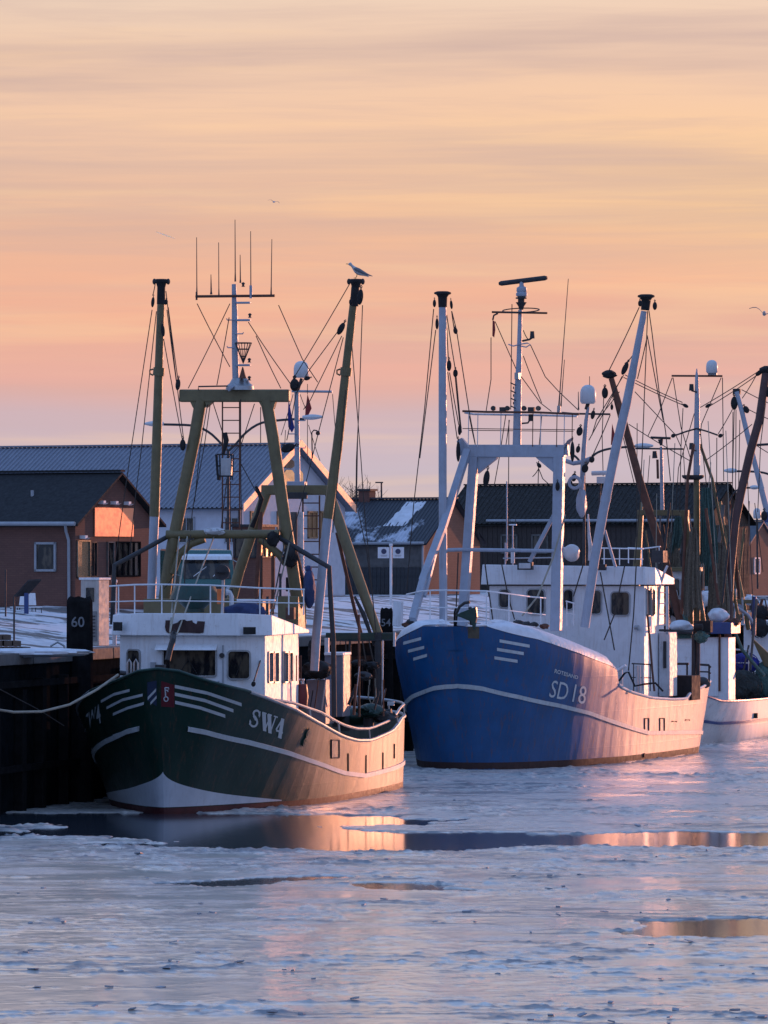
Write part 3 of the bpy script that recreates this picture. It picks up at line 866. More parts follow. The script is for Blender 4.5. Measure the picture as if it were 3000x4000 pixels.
ch = G().box((c.x, 3.0, 9.9), (.62, .62, 1.0)).obj('chimney', M['brick'], rt)
G().box((c.x, 3.0, 10.44), (.78, .78, .1)).obj('chimney_cap', M['dark'], ch)
a, b_, c, d = fr.P(1530, 2040, -.0), fr.P(1600, 2040, 0), fr.P(1635, 1975, 0), fr.P(1570, 1975, 0)
# snow lying on the roof
g = G(); sl = (9.85 - 7.82) / 2.9
rows = []
for i in range(9):
    f = i / 8; y = .95 + f * 1.75
    row = []
    for j in range(12):
        e = j / 11; x = -2.45 + e * 1.15 - (1 - f) * .35 + rnd.uniform(-.05, .05)
        hh = .02 + .07 * math.sin(math.pi * min(1, max(0, e))) ** .5 * math.sin(math.pi * f) ** .5
        row.append(V(x, y + rnd.uniform(-.04, .04), 7.82 + .12 + y * sl + hh))
    rows.append(row)
g.grid(rows).obj('roof_snow_patch', M['snow'], rt, True)

# D: large dark barn with timber gable
rt, fr = bldg('timber_barn', 2742, 300, TH, 5.0, 'large dark barn with low ribbed roof and vertical timber boards')
gable_house(rt, fr, 15.6, 5.9, 9.0, 10.95, M['wood_dark'], paint('dark_ribbed_roof', (.020, .018, .015), .9, .3, .5, (.13, .13, .14)), over=.3, period=.3, gablem=M['wood'], ribh=.05)
boards(rt, 'x', (0, 0, 0), 15.6, 4.6, 8.9, .3, paint('dark_brown_boards', (.050, .040, .036), .8, .4, .4, (.025, .02, .02)), 0)
boards(rt, 'y', (0, 0, 0), 5.9, 4.6, 8.95, .3, paint('brown_boards', (.085, .062, .047), .8, .4, .4, (.04, .03, .03)), 0)
G().tube([fr.P(1900, 2034, -.35), fr.P(2740, 2032, -.35)], .07).obj('gutter', M['zinc'], rt)
for x0 in (1960, 2080, 2600):
    window(rt, fr.P(x0, 2160, -.05), fr.P(x0 + 60, 2160, -.05), fr.P(x0 + 60, 2090, -.05), fr.P(x0, 2090, -.05), (0, -1, 0), 'wood_grey', 'glass', .08, 1)

# E: small far brick building
rt, fr = bldg('brick_shed', 2924, 330, TH, 5.0, 'small grey roofed shed with orange brick gable at the right edge')
gable_house(rt, fr, 4, 3.6, 7.9, 9.15, M['wood_grey'], paint('slate_roof', (.10, .11, .13), .6, .2, .2), over=.15, gablem=M['brick_orange'])
window(rt, *gq(fr, 2945, 2180, 2965, 2240), (1, 0, 0), 'white', 'glass', .08)
rt, fr = bldg('grey_warehouse', 3300, 360, TH, 5.0, 'plain grey warehouse beyond the small brick shed')
gable_house(rt, fr, 7.5, 8, 8.6, 9.45, M['wood_grey'], paint('warehouse_roof', (.14, .15, .18), .6, .2, .2), over=.2, period=.3)

# --- street lamps
def street_lamp(px, Y, arms, topy, label, basez=None, rad=.07, head=True):
    b = wpt(px, 2200, Y); b.z = 5.0 if basez is None else basez
    root = empty('street_lamp', b, 0, label, 'street lamp', 'curved arm street lamps on the quay')
    tp = wpt(px, topy, Y) - b
    G().tube([V(0, 0, 0), V(0, 0, 1.2), tp], [rad * 1.3, rad, rad * .8]).obj('pole', M['dark'], root, True)
    for pts, hd in arms:
        q = [wpt(x, y, Y) - b for x, y in pts]
        cq = [V(*v) for v in catmull([tp] + q, 14)]
        G().tube(cq, .05).obj('arm', M['dark'], root, True)
        if hd:
            A = wpt(hd[0], hd[1], Y) - b; B = wpt(hd[2], hd[3], Y) - b
            n = 8; pr = []
            g = G(); rows = []
            for i in range(n + 1):
                f = i / n; c = A.lerp(B, f); r = .13 * math.sin(math.pi * min(.97, max(.06, f)) ** .8) ** .6 + .02
                rows.append([c + V(0, r * 1.1 * math.cos(a), r * .8 * math.sin(a) + .02) for a in [2 * math.pi * k / 10 for k in range(11)]])
            g.grid(rows).obj('lamp_head', M['radome'], root, True)
    return root
street_lamp(892, 232, [([(865, 1734), (825, 1695), (783, 1671), (741, 1661), (639, 1658)], (640, 1657, 564, 1657)),
                       ([(922, 1734), (952, 1698), (994, 1665), (1042, 1647), (1139, 1638), (1190, 1637)], (1181, 1632, 1262, 1630))], 1762,
            'double curved arm street lamp behind the mast of the green trawler')
street_lamp(2282, 245, [([(2311, 1787), (2340, 1765), (2393, 1751), (2490, 1743)], (2482, 1743, 2552, 1743)),
                        ([(2255, 1790), (2225, 1770), (2190, 1760)], None)], 1830, 'street lamp behind the radome of the blue trawler')
street_lamp(3060, 262, [([(3020, 1862), (2975, 1845), (2900, 1841), (2870, 1841)], (2878, 1840, 2827, 1840))], 1900, 'street lamp reaching in from the right edge of the quay')
street_lamp(2848, 296, [([(2870, 1922), (2900, 1908), (2935, 1905)], (2930, 1905, 2968, 1905)), ([(3010, 1895)], None)][:1], 1960, 'small distant street lamp above the timber barn gable')
b = wpt(1490, 2200, 300); b.z = 4.9
rt = empty('street_lamp', b, 0, 'thin straight street lamp beyond the corrugated shed', 'street lamp')
G().tube([V(0, 0, 0), V(0, 0, 6.2)], [.07, .045]).obj('pole', M['dark'], rt)
G().box((-.12, 0, 6.2), (.42, .1, .07)).obj('lamp_head', M['dark'], rt)

# --- sign with two discs
b = wpt(1527, 2200, 215); b.z = 5.2
rt = empty('harbour_sign', b, 0, 'white double sign with two dark discs on a white post', 'sign')
G().tube([V(0, 0, 0), V(0, 0, 2.35)], .05).obj('post', M['white'], rt, True)
tp = V(0, 0, 2.35); G().box((0, -.02, 2.3), (.14, .1, .1)).obj('post_cap', M['white'], rt, bevel=.02)
for s in (-1, 1):
    pn = G().box((s * .285, -.06, 2.0), (.43, .04, .42)).obj('sign_board', M['white'], rt, bevel=.01)
    g = G().lathe((s * .27, -.085, 2.05), [(.10, 0), (.10, .015)], 18, (0, -1, 0)); g.obj('disc', paint('navy_print', (.05, .06, .12), .6, .1, bmp=0), pn)
    g = G()
    for k in range(2): g.box((s * .27, -.085, 1.90 - k * .035), (.26 - .06 * k, .006, .014))
    g.obj('small_print', paint('grey_print', (.3, .32, .36), .7, .1, bmp=0), pn)

# --- cabinet
b = wpt(352, 2200, 170); b.z = QZ
rt = empty('fuel_cabinet', b, -R(26), 'tall grey metal cabinet with sunlit right side behind pile 60', 'cabinet')
G().box((0, .3, 1.0), (.62, .66, 2.0)).obj('cabinet_body', paint('pale_metal_cabinet', (.50, .46, .42), .5, .2, .35), rt, bevel=.02)
G().box((0, .3, 2.03), (.7, .74, .07)).obj('lid', M['white'], rt, bevel=.01)
G().box((.02, -.05, 1.55), (.26, .04, .42)).obj('display', M['glass'], rt)
G().box((0, -.045, .6), (.5, .03, .9)).obj('door', paint('grey_door', (.22, .21, .21), .5, .2, .3), rt)
for k in range(7): G().box((0, -.07, .3 + k * .1), (.42, .02, .03)).obj('louvre', M['dark'], rt)
b = wpt(447, 2200, 171); b.z = QZ
rt = empty('post', b, 0, 'short sunlit white post right of the tall cabinet', 'post')
G().box((0, 0, .95), (.12, .12, 1.9)).obj('shaft', M['white_rust'], rt, bevel=.015); G().box((0, 0, 1.95), (.17, .17, .1)).obj('cap', M['white'], rt, bevel=.02)

# --- information desk and chairs
Yl = 188; b = wpt(103, 2200, Yl); b.z = gz(-6)
rt = empty('information_lectern', b, 0, 'slanted information board on a dark blue post in the snow', 'information board')
z0 = b.z
G().box((0, 0, .55), (.15, .12, 1.15)).obj('post', M['blue_rim'], rt, bevel=.01)
A = wpt(58, 2325, Yl) - b; B = wpt(112, 2264, Yl) - b
G().add([A + V(0, -.2, 0), B + V(0, -.2, 0), B + V(.4, .3, .02), A + V(.4, .3, .02), A + V(0, -.2, -.05), B + V(0, -.2, -.05), B + V(.4, .3, -.03), A + V(.4, .3, -.03)],
        [(0, 1, 2, 3), (7, 6, 5, 4), (0, 4, 5, 1), (1, 5, 6, 2), (2, 6, 7, 3), (3, 7, 4, 0)]).obj('board', M['dark'], rt)
G().tube([A, A - V(0, 0, .6)], .03).obj('brace', M['dark'], rt)
def chair(px, rot, label, py=2400):
    b = wpt(px, 2200, 192); b.z = gz(-7.2) + .02
    r = empty('garden_chair', b, rot, label, 'chair', 'white metal chairs by the brick house')
    G().box((0, 0, .45), (.42, .42, .03)).obj('seat', M['white'], r, bevel=.01)
    G().box((0, .22, .72), (.42, .03, .42), M3=Matrix.Rotation(-.15, 3, 'X')).obj('backrest', M['white'], r, bevel=.01)
    for x in (-.18, .18):
        for y in (-.18, .18):
            G().tube([V(x * 1.15, y * 1.2, 0), V(x, y, .45)], .016, 6).obj('leg', M['dark'], r)
chair(132, R(35), 'white chair to the right of the information board post')
chair(72, R(-50), 'white chair to the left of the information board post')
for px, y0, y1, lab in ((22, 2225, 2413, 'thin dark pole at the left edge, the taller one'), (55, 2330, 2480, 'thin dark pole in front of the information board')):
    Yp = 185 if px == 22 else 168
    b = wpt(px, y1, Yp); h_ = wpt(px, y0, Yp).z - b.z
    tag(G().tube([V(0, 0, -.3), V(0, 0, h_)], .028, 8).obj('marker_pole', M['dark']), lab, 'pole').location = b
# timber pallets and snow heap on the quay edge
b = wpt(35, 2530, 156); b.z = QZ + .02
rt = empty('timber_stack', b, R(10), 'small stack of snowy squared timbers on the quay edge', 'timber stack')
for k in range(3):
    for j in range(4 - k):
        G().box((-.35 + j * .26 + rnd.uniform(-.02, .02), 0, .09 + k * .17), (.22, 1.1, .15)).obj('timber', M['wood'], rt, bevel=.01)
b = wpt(140, 2550, 155); b.z = QZ + .04
g = G().ell((0, 0, 0), (1.6, .6, .13), 20, 10, .12)
tag(g.obj('snow_heap', M['snow'], None, True), 'low heap of snow on the quay edge left of pile 60', 'snow heap').location = b
# small hoop on the quay
b = wpt(225, 2535, 157); b.z = QZ
tag(G().tube([V(-.22, 0, 0), V(-.18, 0, .2), V(0, 0, .3), V(.18, 0, .2), V(.22, 0, 0)], .03).obj('mooring_hoop', M['steel']), 'small bent metal hoop at the quay edge beside pile 60', 'hoop').location = b

# --- bare trees behind the shed
def bare_tree(px, Y, topy, n, spread, label):
    b = wpt(px, 2200, Y); b.z = 4.9
    H = CAM_H + (2200 - topy) / FPX * Y - 4.9
    root = empty('bare_tree', b, 0, label, 'tree', 'bare winter trees behind the sheds')
    G().tube([V(0, 0, 0), V(.1, 0, H * .3), V(0, 0, H * .55)], [.16, .12, .08]).obj('trunk', M['bark'], root, True)
    g = G(); q = random.Random(px)
    for k in range(n):
        z = H * q.uniform(.25, .6); a = q.uniform(0, 6.28); e = spread * q.uniform(.3, 1)
        p0 = V(0, 0, z); p2 = V(math.cos(a) * e, math.sin(a) * e, H * q.uniform(.72, 1.0)); p1 = p0.lerp(p2, .5) + V(math.cos(a) * .25, math.sin(a) * .25, -.2)
        g.tube([p0, p1, p2], [.03, .022, .008], 4)
        for j in range(7):
            f = q.uniform(.4, 1); s = p1.lerp(p2, f); e2 = s + V(q.uniform(-.55, .55), q.uniform(-.4, .4), q.uniform(.15, .6))
            g.tube([s, s.lerp(e2, .5) + V(0, 0, -.05), e2], [.013, .01, .005], 3)
    tag(g.obj('branches', M['bark'], root), kind='stuff')
bare_tree(1375, 292, 1868, 46, 1.3, 'dense bare tree rising behind the hall and the shed chimney')
bare_tree(1462, 294, 1895, 12, .5, 'thin bare tree right of the shed chimney')

# --- green truck and glazed kiosk behind the green trawler
b = wpt(810, 2200, 196); b.z = gz(-9)
rt = empty('green_truck', b, R(14), 'dark green truck cab with pale sun visor parked facing the water', 'truck')
w = .98
def sec(y, zf): return None
g = G()
poly = [V(-w, 0, .45), V(-w, -.05, 1.0), V(-w, .02, 1.15), V(-w, .28, 1.95), V(-w, .5, 2.2), V(-w, 3.4, 2.25), V(-w, 3.4, .45)]
g.prism(poly, (2 * w, 0, 0)).obj('body', M['van_green'], rt, bevel=.05)
G().add([V(-.85, .01, 1.2), V(.85, .01, 1.2), V(.80, .255, 1.92), V(-.80, .255, 1.92)], [(0, 1, 2, 3)]).obj('windscreen', M['glass'], rt)
G().prism([V(-.88, .28, 1.88), V(-.88, .02, 1.86), V(-.88, .05, 1.98), V(-.88, .3, 2.06)], (1.76, 0, 0)).obj('sun_visor', M['white'], rt)
G().box((0, -.06, .78), (1.1, .05, .28)).obj('grille', M['dark'], rt)
G().box((0, -.12, .5), (1.9, .14, .18)).obj('bumper', M['dark'], rt, bevel=.03)
for s in (-1, 1):
    G().lathe((s * .74, -.03, .8), [(.12, 0), (.12, .05), (.09, .07)], 14, (0, -1, 0)).obj('headlight', M['steel'], rt, True)
    G().tube([V(s * .95, .1, 1.3), V(s * 1.12, .0, 1.35), V(s * 1.12, 0, 1.75), V(s * .95, .2, 1.85)], .02).obj('mirror_arm', M['steel'], rt)
    G().box((s * 1.13, -.01, 1.55), (.16, .06, .34)).obj('mirror', M['dark'], rt, bevel=.02)
    for yy in (.6, 2.7):
        wh = G().lathe((s * .98, yy, .38), [(.38, -.22), (.40, -.12), (.38, 0), (.2, .005)], 18, (s, 0, 0)).obj('wheel', M['black'], rt, True)
        G().lathe((s * .985, yy, .38), [(.2, 0), (.18, .015)], 14, (s, 0, 0)).obj('rim', M['steel'], wh)
g = G(); g.beam((-.5, -.02, 1.28), (0.0, .16, 1.62), .02, .02); g.beam((.2, -.02, 1.28), (.6, .16, 1.6), .02, .02); g.obj('wiper', M['white'], rt)
b = wpt(960, 2200, 204); b.z = gz(-9.5)
rt = empty('glazed_kiosk', b, -TH + R(8), 'small kiosk whose window mirrors the golden sky behind the trawler rig', 'kiosk')
G().box((0, .8, 1.5), (1.0, 1.6, 3.0)).obj('kiosk_body', M['brick'], rt)
G().box((0, .8, 3.04), (1.15, 1.75, .09)).obj('roof', M['dark'], rt)
window(rt, V(.5, .1, 1.9), V(.5, 1.5, 1.9), V(.5, 1.5, 2.8), V(.5, .1, 2.8), (1, 0, 0), 'dark', m_solar, .05, 2)
window(rt, V(-.42, 0, 1.9), V(.42, 0, 1.9), V(.42, 0, 2.8), V(-.42, 0, 2.8), (0, -1, 0), 'dark', 'glass', .05, 1)

# ================================================================== TRAWLERS
class Ship(Frame):
    def __init__(s, O, th, label, cat='trawler', name='fishing_trawler', group=None):
        root = empty(name, O, -th, label, cat, group)
        super().__init__(root, O, th)
    def sc(s, u): return (s.O.y + u * s.c) / FPX          # metres per photograph pixel
    def pts(s, L, u):
        us = u if isinstance(u, (list, tuple)) else [u] * len(L)
        if len(us) != len(L): us = list(np.interp(np.linspace(0, 1, len(L)), np.linspace(0, 1, len(us)), us))
        return [s.P(x, y, uu) for (x, y), uu in zip(L, us)]
    def tube(s, name, L, u, rpx, mat, n=10, parent=None):
        P = s.pts(L, u); k = s.sc(u if not isinstance(u, (list, tuple)) else u[0])
        r = [x * k for x in rpx] if isinstance(rpx, (list, tuple)) else rpx * k
        if isinstance(r, list) and len(r) != len(P): r = list(np.interp(np.linspace(0, 1, len(P)), np.linspace(0, 1, len(r)), r))
        return G().tube(P, r, n).obj(name, mat, parent or s.root, True)
    def rope(s, L, u, rpx=1.9, mat='rope', sag=0.0):
        P = s.pts(L, u)
        if len(P) == 2:
            n = 7; a, b = P; P = [a.lerp(b, i / (n - 1)) + V(0, 0, -sag * math.sin(math.pi * i / (n - 1))) for i in range(n)]
        return G().tube(P, rpx * s.sc(8), 5).obj('rope', mat, s.root, True)
    def ropes(s, LL, u, rpx=1.9, mat='rope'):
        for L in LL: s.rope(L, u, rpx, mat, sag=.03)
    def box(s, name, x0, y0, x1, y1, u, depth, mat, parent=None, bevel=.015, shift=0.0):
        a = s.P(x0, y1, u); b = s.P(x1, y0, u)
        c = (a + b) / 2 + V(shift, depth / 2, 0)
        return G().box(c, (abs(b.x - a.x), depth, abs(b.z - a.z))).obj(name, mat, parent or s.root, False, bevel)
    def beam(s, name, p, q, u, w, h, mat, parent=None, bevel=.015):
        us = u if isinstance(u, (list, tuple)) else (u, u)
        a = s.P(*p, us[0]); b = s.P(*q, us[1])
        return G().beam(a, b, w, h, up=(0, 1, 0)).obj(name, mat, parent or s.root, False, bevel)
    def block(s, px, py, u, r=9, tilt=0.0, L=1.7):
        c = s.P(px, py, u); k = r * s.sc(u)
        m3 = Matrix.Rotation(tilt, 3, 'Y')
        g = G().ell(c, (k, k * .75, k * L), 10, 8, M3=m3)
        g.lathe(c + V(0, -k * .8, 0), [(k * .7, 0), (k * .7, k * 1.6)], 12, (0, 1, 0))
        o = g.obj('pulley_block', 'black', s.root, True)
        G().tube([c + m3 @ V(0, 0, k * L), c + m3 @ V(k * .3, 0, k * L * 1.3), c + m3 @ V(0, 0, k * L * 1.5), c + m3 @ V(-k * .3, 0, k * L * 1.3), c + m3 @ V(0, 0, k * L)], k * .18, 5).obj('shackle', 'dark', o)
        return o
    def onseg(s, px, py, A, B):
        lo, hi = -.5, 1.5
        A = Vector(A); B = Vector(B)
        f = lambda t: s.proj(*(A.lerp(B, t))[:2], 0)[0] - px
        if f(lo) * f(hi) > 0: t = .5
        else:
            for _ in range(40):
                mid = (lo + hi) / 2
                if f(lo) * f(mid) <= 0: hi = mid
                else: lo = mid
            t = (lo + hi) / 2
        p = A.lerp(B, t); Yw = s.O.y + p.y * s.c - p.x * s.s
        return V(p.x, p.y, CAM_H - (py - HORY) / FPX * Yw)
    def win(s, parent, x0, y0, x1, y1, A, B, rad=.09, fw=.045, fm='steel'):
        """round cornered wheelhouse window on the wall A-B"""
        a = s.onseg(x0, y1, A, B); b = s.onseg(x1, y1, A, B); zt = (s.onseg(x0, y0, A, B).z + s.onseg(x1, y0, A, B).z) / 2
        zb = (a.z + b.z) / 2; a.z = b.z = zb
        r = (b - a); w = r.length; r.normalize(); h = zt - zb; n = r.cross(V(0, 0, 1)).normalized()
        if n.y > .2 or (abs(n.y) < .3 and n.x * (a.x) < 0): n = -n
        def ring(e, off):
            out = []; rr_ = max(.01, min(rad, w * .4) + e)
            for cx, cz, a0 in ((w - rr_ + e, h - rr_ + e, 0), (rr_ - e, h - rr_ + e, 90), (rr_ - e, rr_ - e, 180), (w - rr_ + e, rr_ - e, 270)):
                for k in range(5):
                    an = R(a0 + k * 22.5); out.append(a + r * (cx + rr_ * math.cos(an)) + V(0, 0, cz + rr_ * math.sin(an)) + n * off)
            return out
        o1 = ring(fw, .005); o2 = ring(fw, .05); i2 = ring(0, .05); i1 = ring(0, .012)
        g = G(); g.grid([q + [q[0]] for q in (o1, o2, i2, i1)])
        f = g.obj('window', fm, parent)
        G().add(ring(.0, .014), [tuple(range(20))]).obj('pane', M['glass'], f)
        return f
    def rail(s, L, u, posts, ybase, mids=(0.5,), rpx=3.2, mat='white'):
        """pipe railing along photograph points, posts at given x"""
        top = s.tube('railing', L, u, rpx, mat, 8)
        xs = [p[0] for p in L]; ys = [p[1] for p in L]
        us = u if isinstance(u, (list, tuple)) else [u] * len(L)
        if len(us) != len(L): us = list(np.interp(np.linspace(0, 1, len(L)), np.linspace(0, 1, len(us)), us))
        yb = ybase if callable(ybase) else (lambda x: ybase)
        for m_ in mids:
            P = [s.P(x, y + (yb(x) - y) * m_, uu) for x, y, uu in zip(xs, ys, us)]
            G().tube(P, rpx * .75 * s.sc(us[0]), 6).obj('mid_rail', mat, top, True)
        for x in posts:
            uu = float(np.interp(x, xs, us)) if xs[0] < xs[-1] else us[0]
            y = float(np.interp(x, xs, ys))
            G().tube([s.P(x, yb(x), uu), s.P(x, y, uu)], rpx * .85 * s.sc(uu), 6).obj('stanchion', mat, top, True)
        return top
    def ladder(s, x0, x1, y0, y1, u, step, mat, x0b=None, x1b=None, rpx=2.6):
        x0b = x0 if x0b is None else x0b; x1b = x1 if x1b is None else x1b
        g = G(); k = s.sc(u)
        g.tube([s.P(x0, y0, u), s.P(x0b, y1, u)], rpx * k, 6); g.tube([s.P(x1, y0, u), s.P(x1b, y1, u)], rpx * k, 6)
        o = g.obj('ladder', mat, s.root, True)
        y = y0 + step * .6
        while y < y1:
            f = (y - y0) / (y1 - y0)
            G().tube([s.P(x0 + (x0b - x0) * f, y, u), s.P(x1 + (x1b - x1) * f, y, u)], rpx * .8 * k, 6).obj('rung', mat, o, True)
            y += step
        return o
    def whip(s, x, y0, y1, u, r0=2.6, x1=None):
        k = s.sc(u); P = s.pts([(x, y0), (x + ((x1 or x) - x) * .15, y0 + (y1 - y0) * .15), (x1 or x, y1)], u)
        return G().tube(P, [r0 * 1.3 * k, r0 * .8 * k, 1.3 * k], 6).obj('antenna', 'dark', s.root, True)
    def radome(s, cx, top, bot, rpx, u, mat='radome'):
        k = s.sc(u); b = s.P(cx, bot, u); h = (bot - top) * k; r = rpx * k
        return G().lathe(b, [(r * .8, 0), (r, h * .12), (r, h * .55), (r * .93, h * .72), (r * .75, h * .87), (r * .42, h * .97), (.01, h)], 20).obj('radome', mat, s.root, True)
    def lampp(s, px, py, u, r=9, mat='dark'):
        k = s.sc(u) * r; c = s.P(px, py, u)
        o = G().lathe(c + V(0, k * .9, 0), [(k * .5, 0), (k * .9, k * .5), (k, k * 1.5), (k * .95, k * 1.8)], 14, (0, -1, 0)).obj('floodlight', mat, s.root, True)
        G().lathe(c + V(0, -k * .88, 0), [(k * .88, 0), (k * .86, .008)], 14, (0, -1, 0)).obj('lens', 'glass', o)
        return o
def lump(parent, c, r, mat, name, seed, n=26, amp=.35, strands=0):
    """an irregular heap of netting: lumpy body with loose folds of twine"""
    q = random.Random(seed); g = G()
    ph = [q.uniform(0, 6.28) for _ in range(8)]
    rows = []
    for i in range(n + 1):
        th = math.pi * i / n; row = []
        for j in range(n + 1):
            a = 2 * math.pi * j / n
            k = 1 + amp * (.4 * math.sin(3 * a + ph[0] + 2 * th) + .3 * math.sin(5 * a + ph[1] - 3 * th) + .25 * math.sin(9 * a + 5 * th + ph[2]) + .3 * math.sin(4 * th + ph[3] + 2 * a)) * math.sin(th)
            row.append(Vector(c) + V(r[0] * math.sin(th) * math.cos(a) * k, r[1] * math.sin(th) * math.sin(a) * k, r[2] * math.cos(th) * (1 + amp * .3 * math.sin(3 * a + ph[4]) * math.sin(th))))
        rows.append(row)
    g.grid(rows)
    for k in range(strands):
        a = q.uniform(0, 6.28); b = q.uniform(.3, 2.2); P = []
        for e in range(6):
            aa = a + q.uniform(-.25, .25) + e * .12; bb = b + e * .2
            P.append(Vector(c) + V(r[0] * math.sin(bb) * math.cos(aa) * 1.12, r[1] * math.sin(bb) * math.sin(aa) * 1.12, r[2] * math.cos(bb) * 1.1))
        g.tube(P, .014, 4)
    return g.obj(name, mat, parent, True)
def drape(s, x0, x1, y0, y1, u, mat, name='hanging_net', x0b=None, x1b=None, folds=5, seed=1):
    """a net hung up to dry: crumpled cloth of irregular folds with loose twine over it"""
    q = random.Random(seed); x0b = x0 if x0b is None else x0b; x1b = x1 if x1b is None else x1b
    ph = [q.uniform(0, 6.28) for _ in range(6)]; fr_ = [q.uniform(.4, 1.3) * folds * .6 for _ in range(3)]
    g = G(); rows = []
    low = [q.uniform(-22, 10) for _ in range(41)]
    for i in range(19):
        f = i / 18; row = []
        for j in range(41):
            e = j / 40; ee = e + .05 * math.sin(7 * e + ph[0]) + .02 * math.sin(23 * e + 3 * f + ph[5])
            x = (x0 + (x0b - x0) * f ** .6) * (1 - ee) + (x1 + (x1b - x1) * f ** .6) * ee + 5 * math.sin(5 * f + ph[1]) * f
            y = y0 + (y1 - y0) * f + (low[j] + 14 * math.sin(e * 6 + ph[2])) * f
            w = sum(math.sin(e * k * 6.28 + p_ + f * 1.5) for k, p_ in zip(fr_, ph[1:4])) / 3
            row.append(s.P(x, y, u + .13 * w * (.3 + .7 * f) + q.uniform(-.02, .02)))
        rows.append(row)
    g.grid(rows)
    g.grid([[p + V(0, .06, 0) for p in r] for r in rows[::-1]])
    for k in range(9):
        j = q.randrange(2, 38); d = q.uniform(-1, 1) * .6
        g.tube([rows[i][min(40, max(0, int(j + d * i)))] + V(0, -.05, 0) for i in range(0, 19, 3)], .014, 4)
    return g.obj(name, mat, s.root, True)

WHITE_LINE = paint('cream_white_line_paint', (.50, .54, .56), .5, .12, .2, bmp=0)

# ------------------------------------------------------------------ 1: the green trawler
O1 = wpt(640, 3181, FPX * CAM_H / 981); O1.z = 0
A1 = Ship(O1, R(10), 'green hulled trawler SW4 with ochre gantry and white wheelhouse, nearest on the left')
rail1 = [(-.75, 0), (-.66, .55), (-.3, 1.25), (.4, 1.95), (1.7, 2.7), (3.6, 3.2), (7, 3.45), (12, 3.5), (17, 3.5), (19.6, 3.2), (20.9, 2.35), (21.4, 1.15), (21.5, 0)]
wl1 = [(0, 0), (.12, .22), (.7, .68), (1.8, 1.25), (3.4, 2.0), (5.4, 2.7), (8, 3.15), (12.3, 3.4), (17, 3.45), (19.6, 3.15), (20.9, 2.3), (21.3, 1.1), (21.4, 0)]
railpx1 = [(622, 2612), (700, 2622), (800, 2656), (963, 2698), (1153, 2770), (1261, 2832), (1342, 2877), (1397, 2893), (1451, 2892), (1532, 2856), (1568, 2806)]
H1 = Hull(A1, rail1, wl1, railpx1, 2.45, flare=1.5)
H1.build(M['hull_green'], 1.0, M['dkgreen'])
def at(H, px, py, side=1): return H.find(px, py, side)
# red boot top
for sd in (1, -1): H1.strip('boot_stripe', M['boot'], 0, 1, lambda t: -.1, lambda t: .17 + .05 * t, sd, .004)
# rubbing strake, cream white
def zprof(H, pts, side=1):
    L = [H.find(x, y, side) for x, y in pts]
    ts = [a for a, b in L]; zs = [b for a, b in L]
    return ts, zs
ts, zs = zprof(H1, [(732, 2845), (800, 2857), (963, 2895), (1125, 2938), (1261, 2986), (1342, 3017), (1424, 3028), (1505, 3008), (1560, 2962)])
ts.append(1.0); zs.append(zs[-1] + .05)
for sd in (1, -1):
    st_ = H1.strip('rubbing_strake', WHITE_LINE, ts[0], 1, lambda t: float(np.interp(t, ts, zs)) - .075, lambda t: float(np.interp(t, ts, zs)) + .05, sd, .05, 90)
# bulwark cap, bright worn steel
for sd in (1, -1):
    P = [H1.pos(t, H1.zr(t), sd) + V(0, 0, .0) for t in np.linspace(.28, 1, 60)]
    G().tube(P, .05, 8).obj('bulwark_cap', M['steel'], A1.root, True)
P = [H1.pos(t, H1.zr(t), 1) for t in np.linspace(0, .28, 24)]; G().tube([V(-p.x, p.y, p.z) for p in P[::-1]] + P[1:], .045, 8).obj('bow_cap', M['dkgreen'], A1.root, True)
# pipe rail above the after bulwark
P = []; tl = np.linspace(.34, 1, 44)
def rh(t): return .30 * min(1, (t - .34) / .12) + .04
P = [H1.pos(t, H1.zr(t), 1) * 1 + V(-.03, 0, rh(t)) for t in tl]
P2 = [V(-p.x, p.y, p.z) for p in P[::-1][1:]]
rl = G().tube(P + P2, .042, 8).obj('stern_rail', 'steel', A1.root, True)
for t in list(tl[6::5]):
    for sd in (1, -1):
        p = H1.pos(t, H1.zr(t), sd); G().tube([p, p + V(-.03 * sd, 0, rh(t))], .028, 6).obj('stanchion', 'steel', rl)
# white stripes either side of the bow
def stripe(H, pts, w, side, name='painted_stripe', mat=None):
    return H.stroke(G(), pts, w, side).obj(name, mat or WHITE_LINE, H.fr.root)
for pts in ([(683, 2681), (810, 2707), (943, 2752)], [(683, 2711), (800, 2736), (911, 2776)], [(684, 2743), (780, 2764), (879, 2797)]): stripe(H1, pts, 13, 1)
for pts in ([(395, 2740), (445, 2712), (507, 2696)], [(417, 2765), (480, 2733), (558, 2714)], [(442, 2790), (500, 2765), (563, 2747)]): stripe(H1, pts, 11, -1)
stripe(H1, [(356, 2925), (430, 2880), (545, 2845)], [8, 14, 20], -1)
# bow emblem: red shield with a key, navy side with two white bars
m_sh = paint('shield_red', (.12, .010, .018), .5, .15, bmp=0); m_nv = paint('shield_navy', (.02, .035, .08), .5, .15, bmp=0)
em = H1.stroke(G(), [(630, 2665 + 45), (681, 2674 + 45)], [100, 88], 1, .008).obj('emblem_shield', m_sh, A1.root)
H1.stroke(G(), [(576, 2700), (612, 2708)], [70, 100], -1, .008).obj('emblem_shield', m_nv, A1.root)
g = H1.stroke(G(), [(578, 2728), (610, 2694)], 12, -1, .014, 6); H1.stroke(g, [(588, 2748), (612, 2722)], 11, -1, .014, 6); g.obj('emblem_bar', WHITE_LINE, A1.root)
def hline(H, pts, w, side=1, off=.016, closed=False):
    g = G(); q = [H.find(x, y, side) for x, y in pts]; Pq = [H.on(t, z, side, off) for t, z in q]
    g.tube(Pq, w, 5, closed=closed); return g
k = hline(H1, [(645, 2685), (647, 2718)], .018)
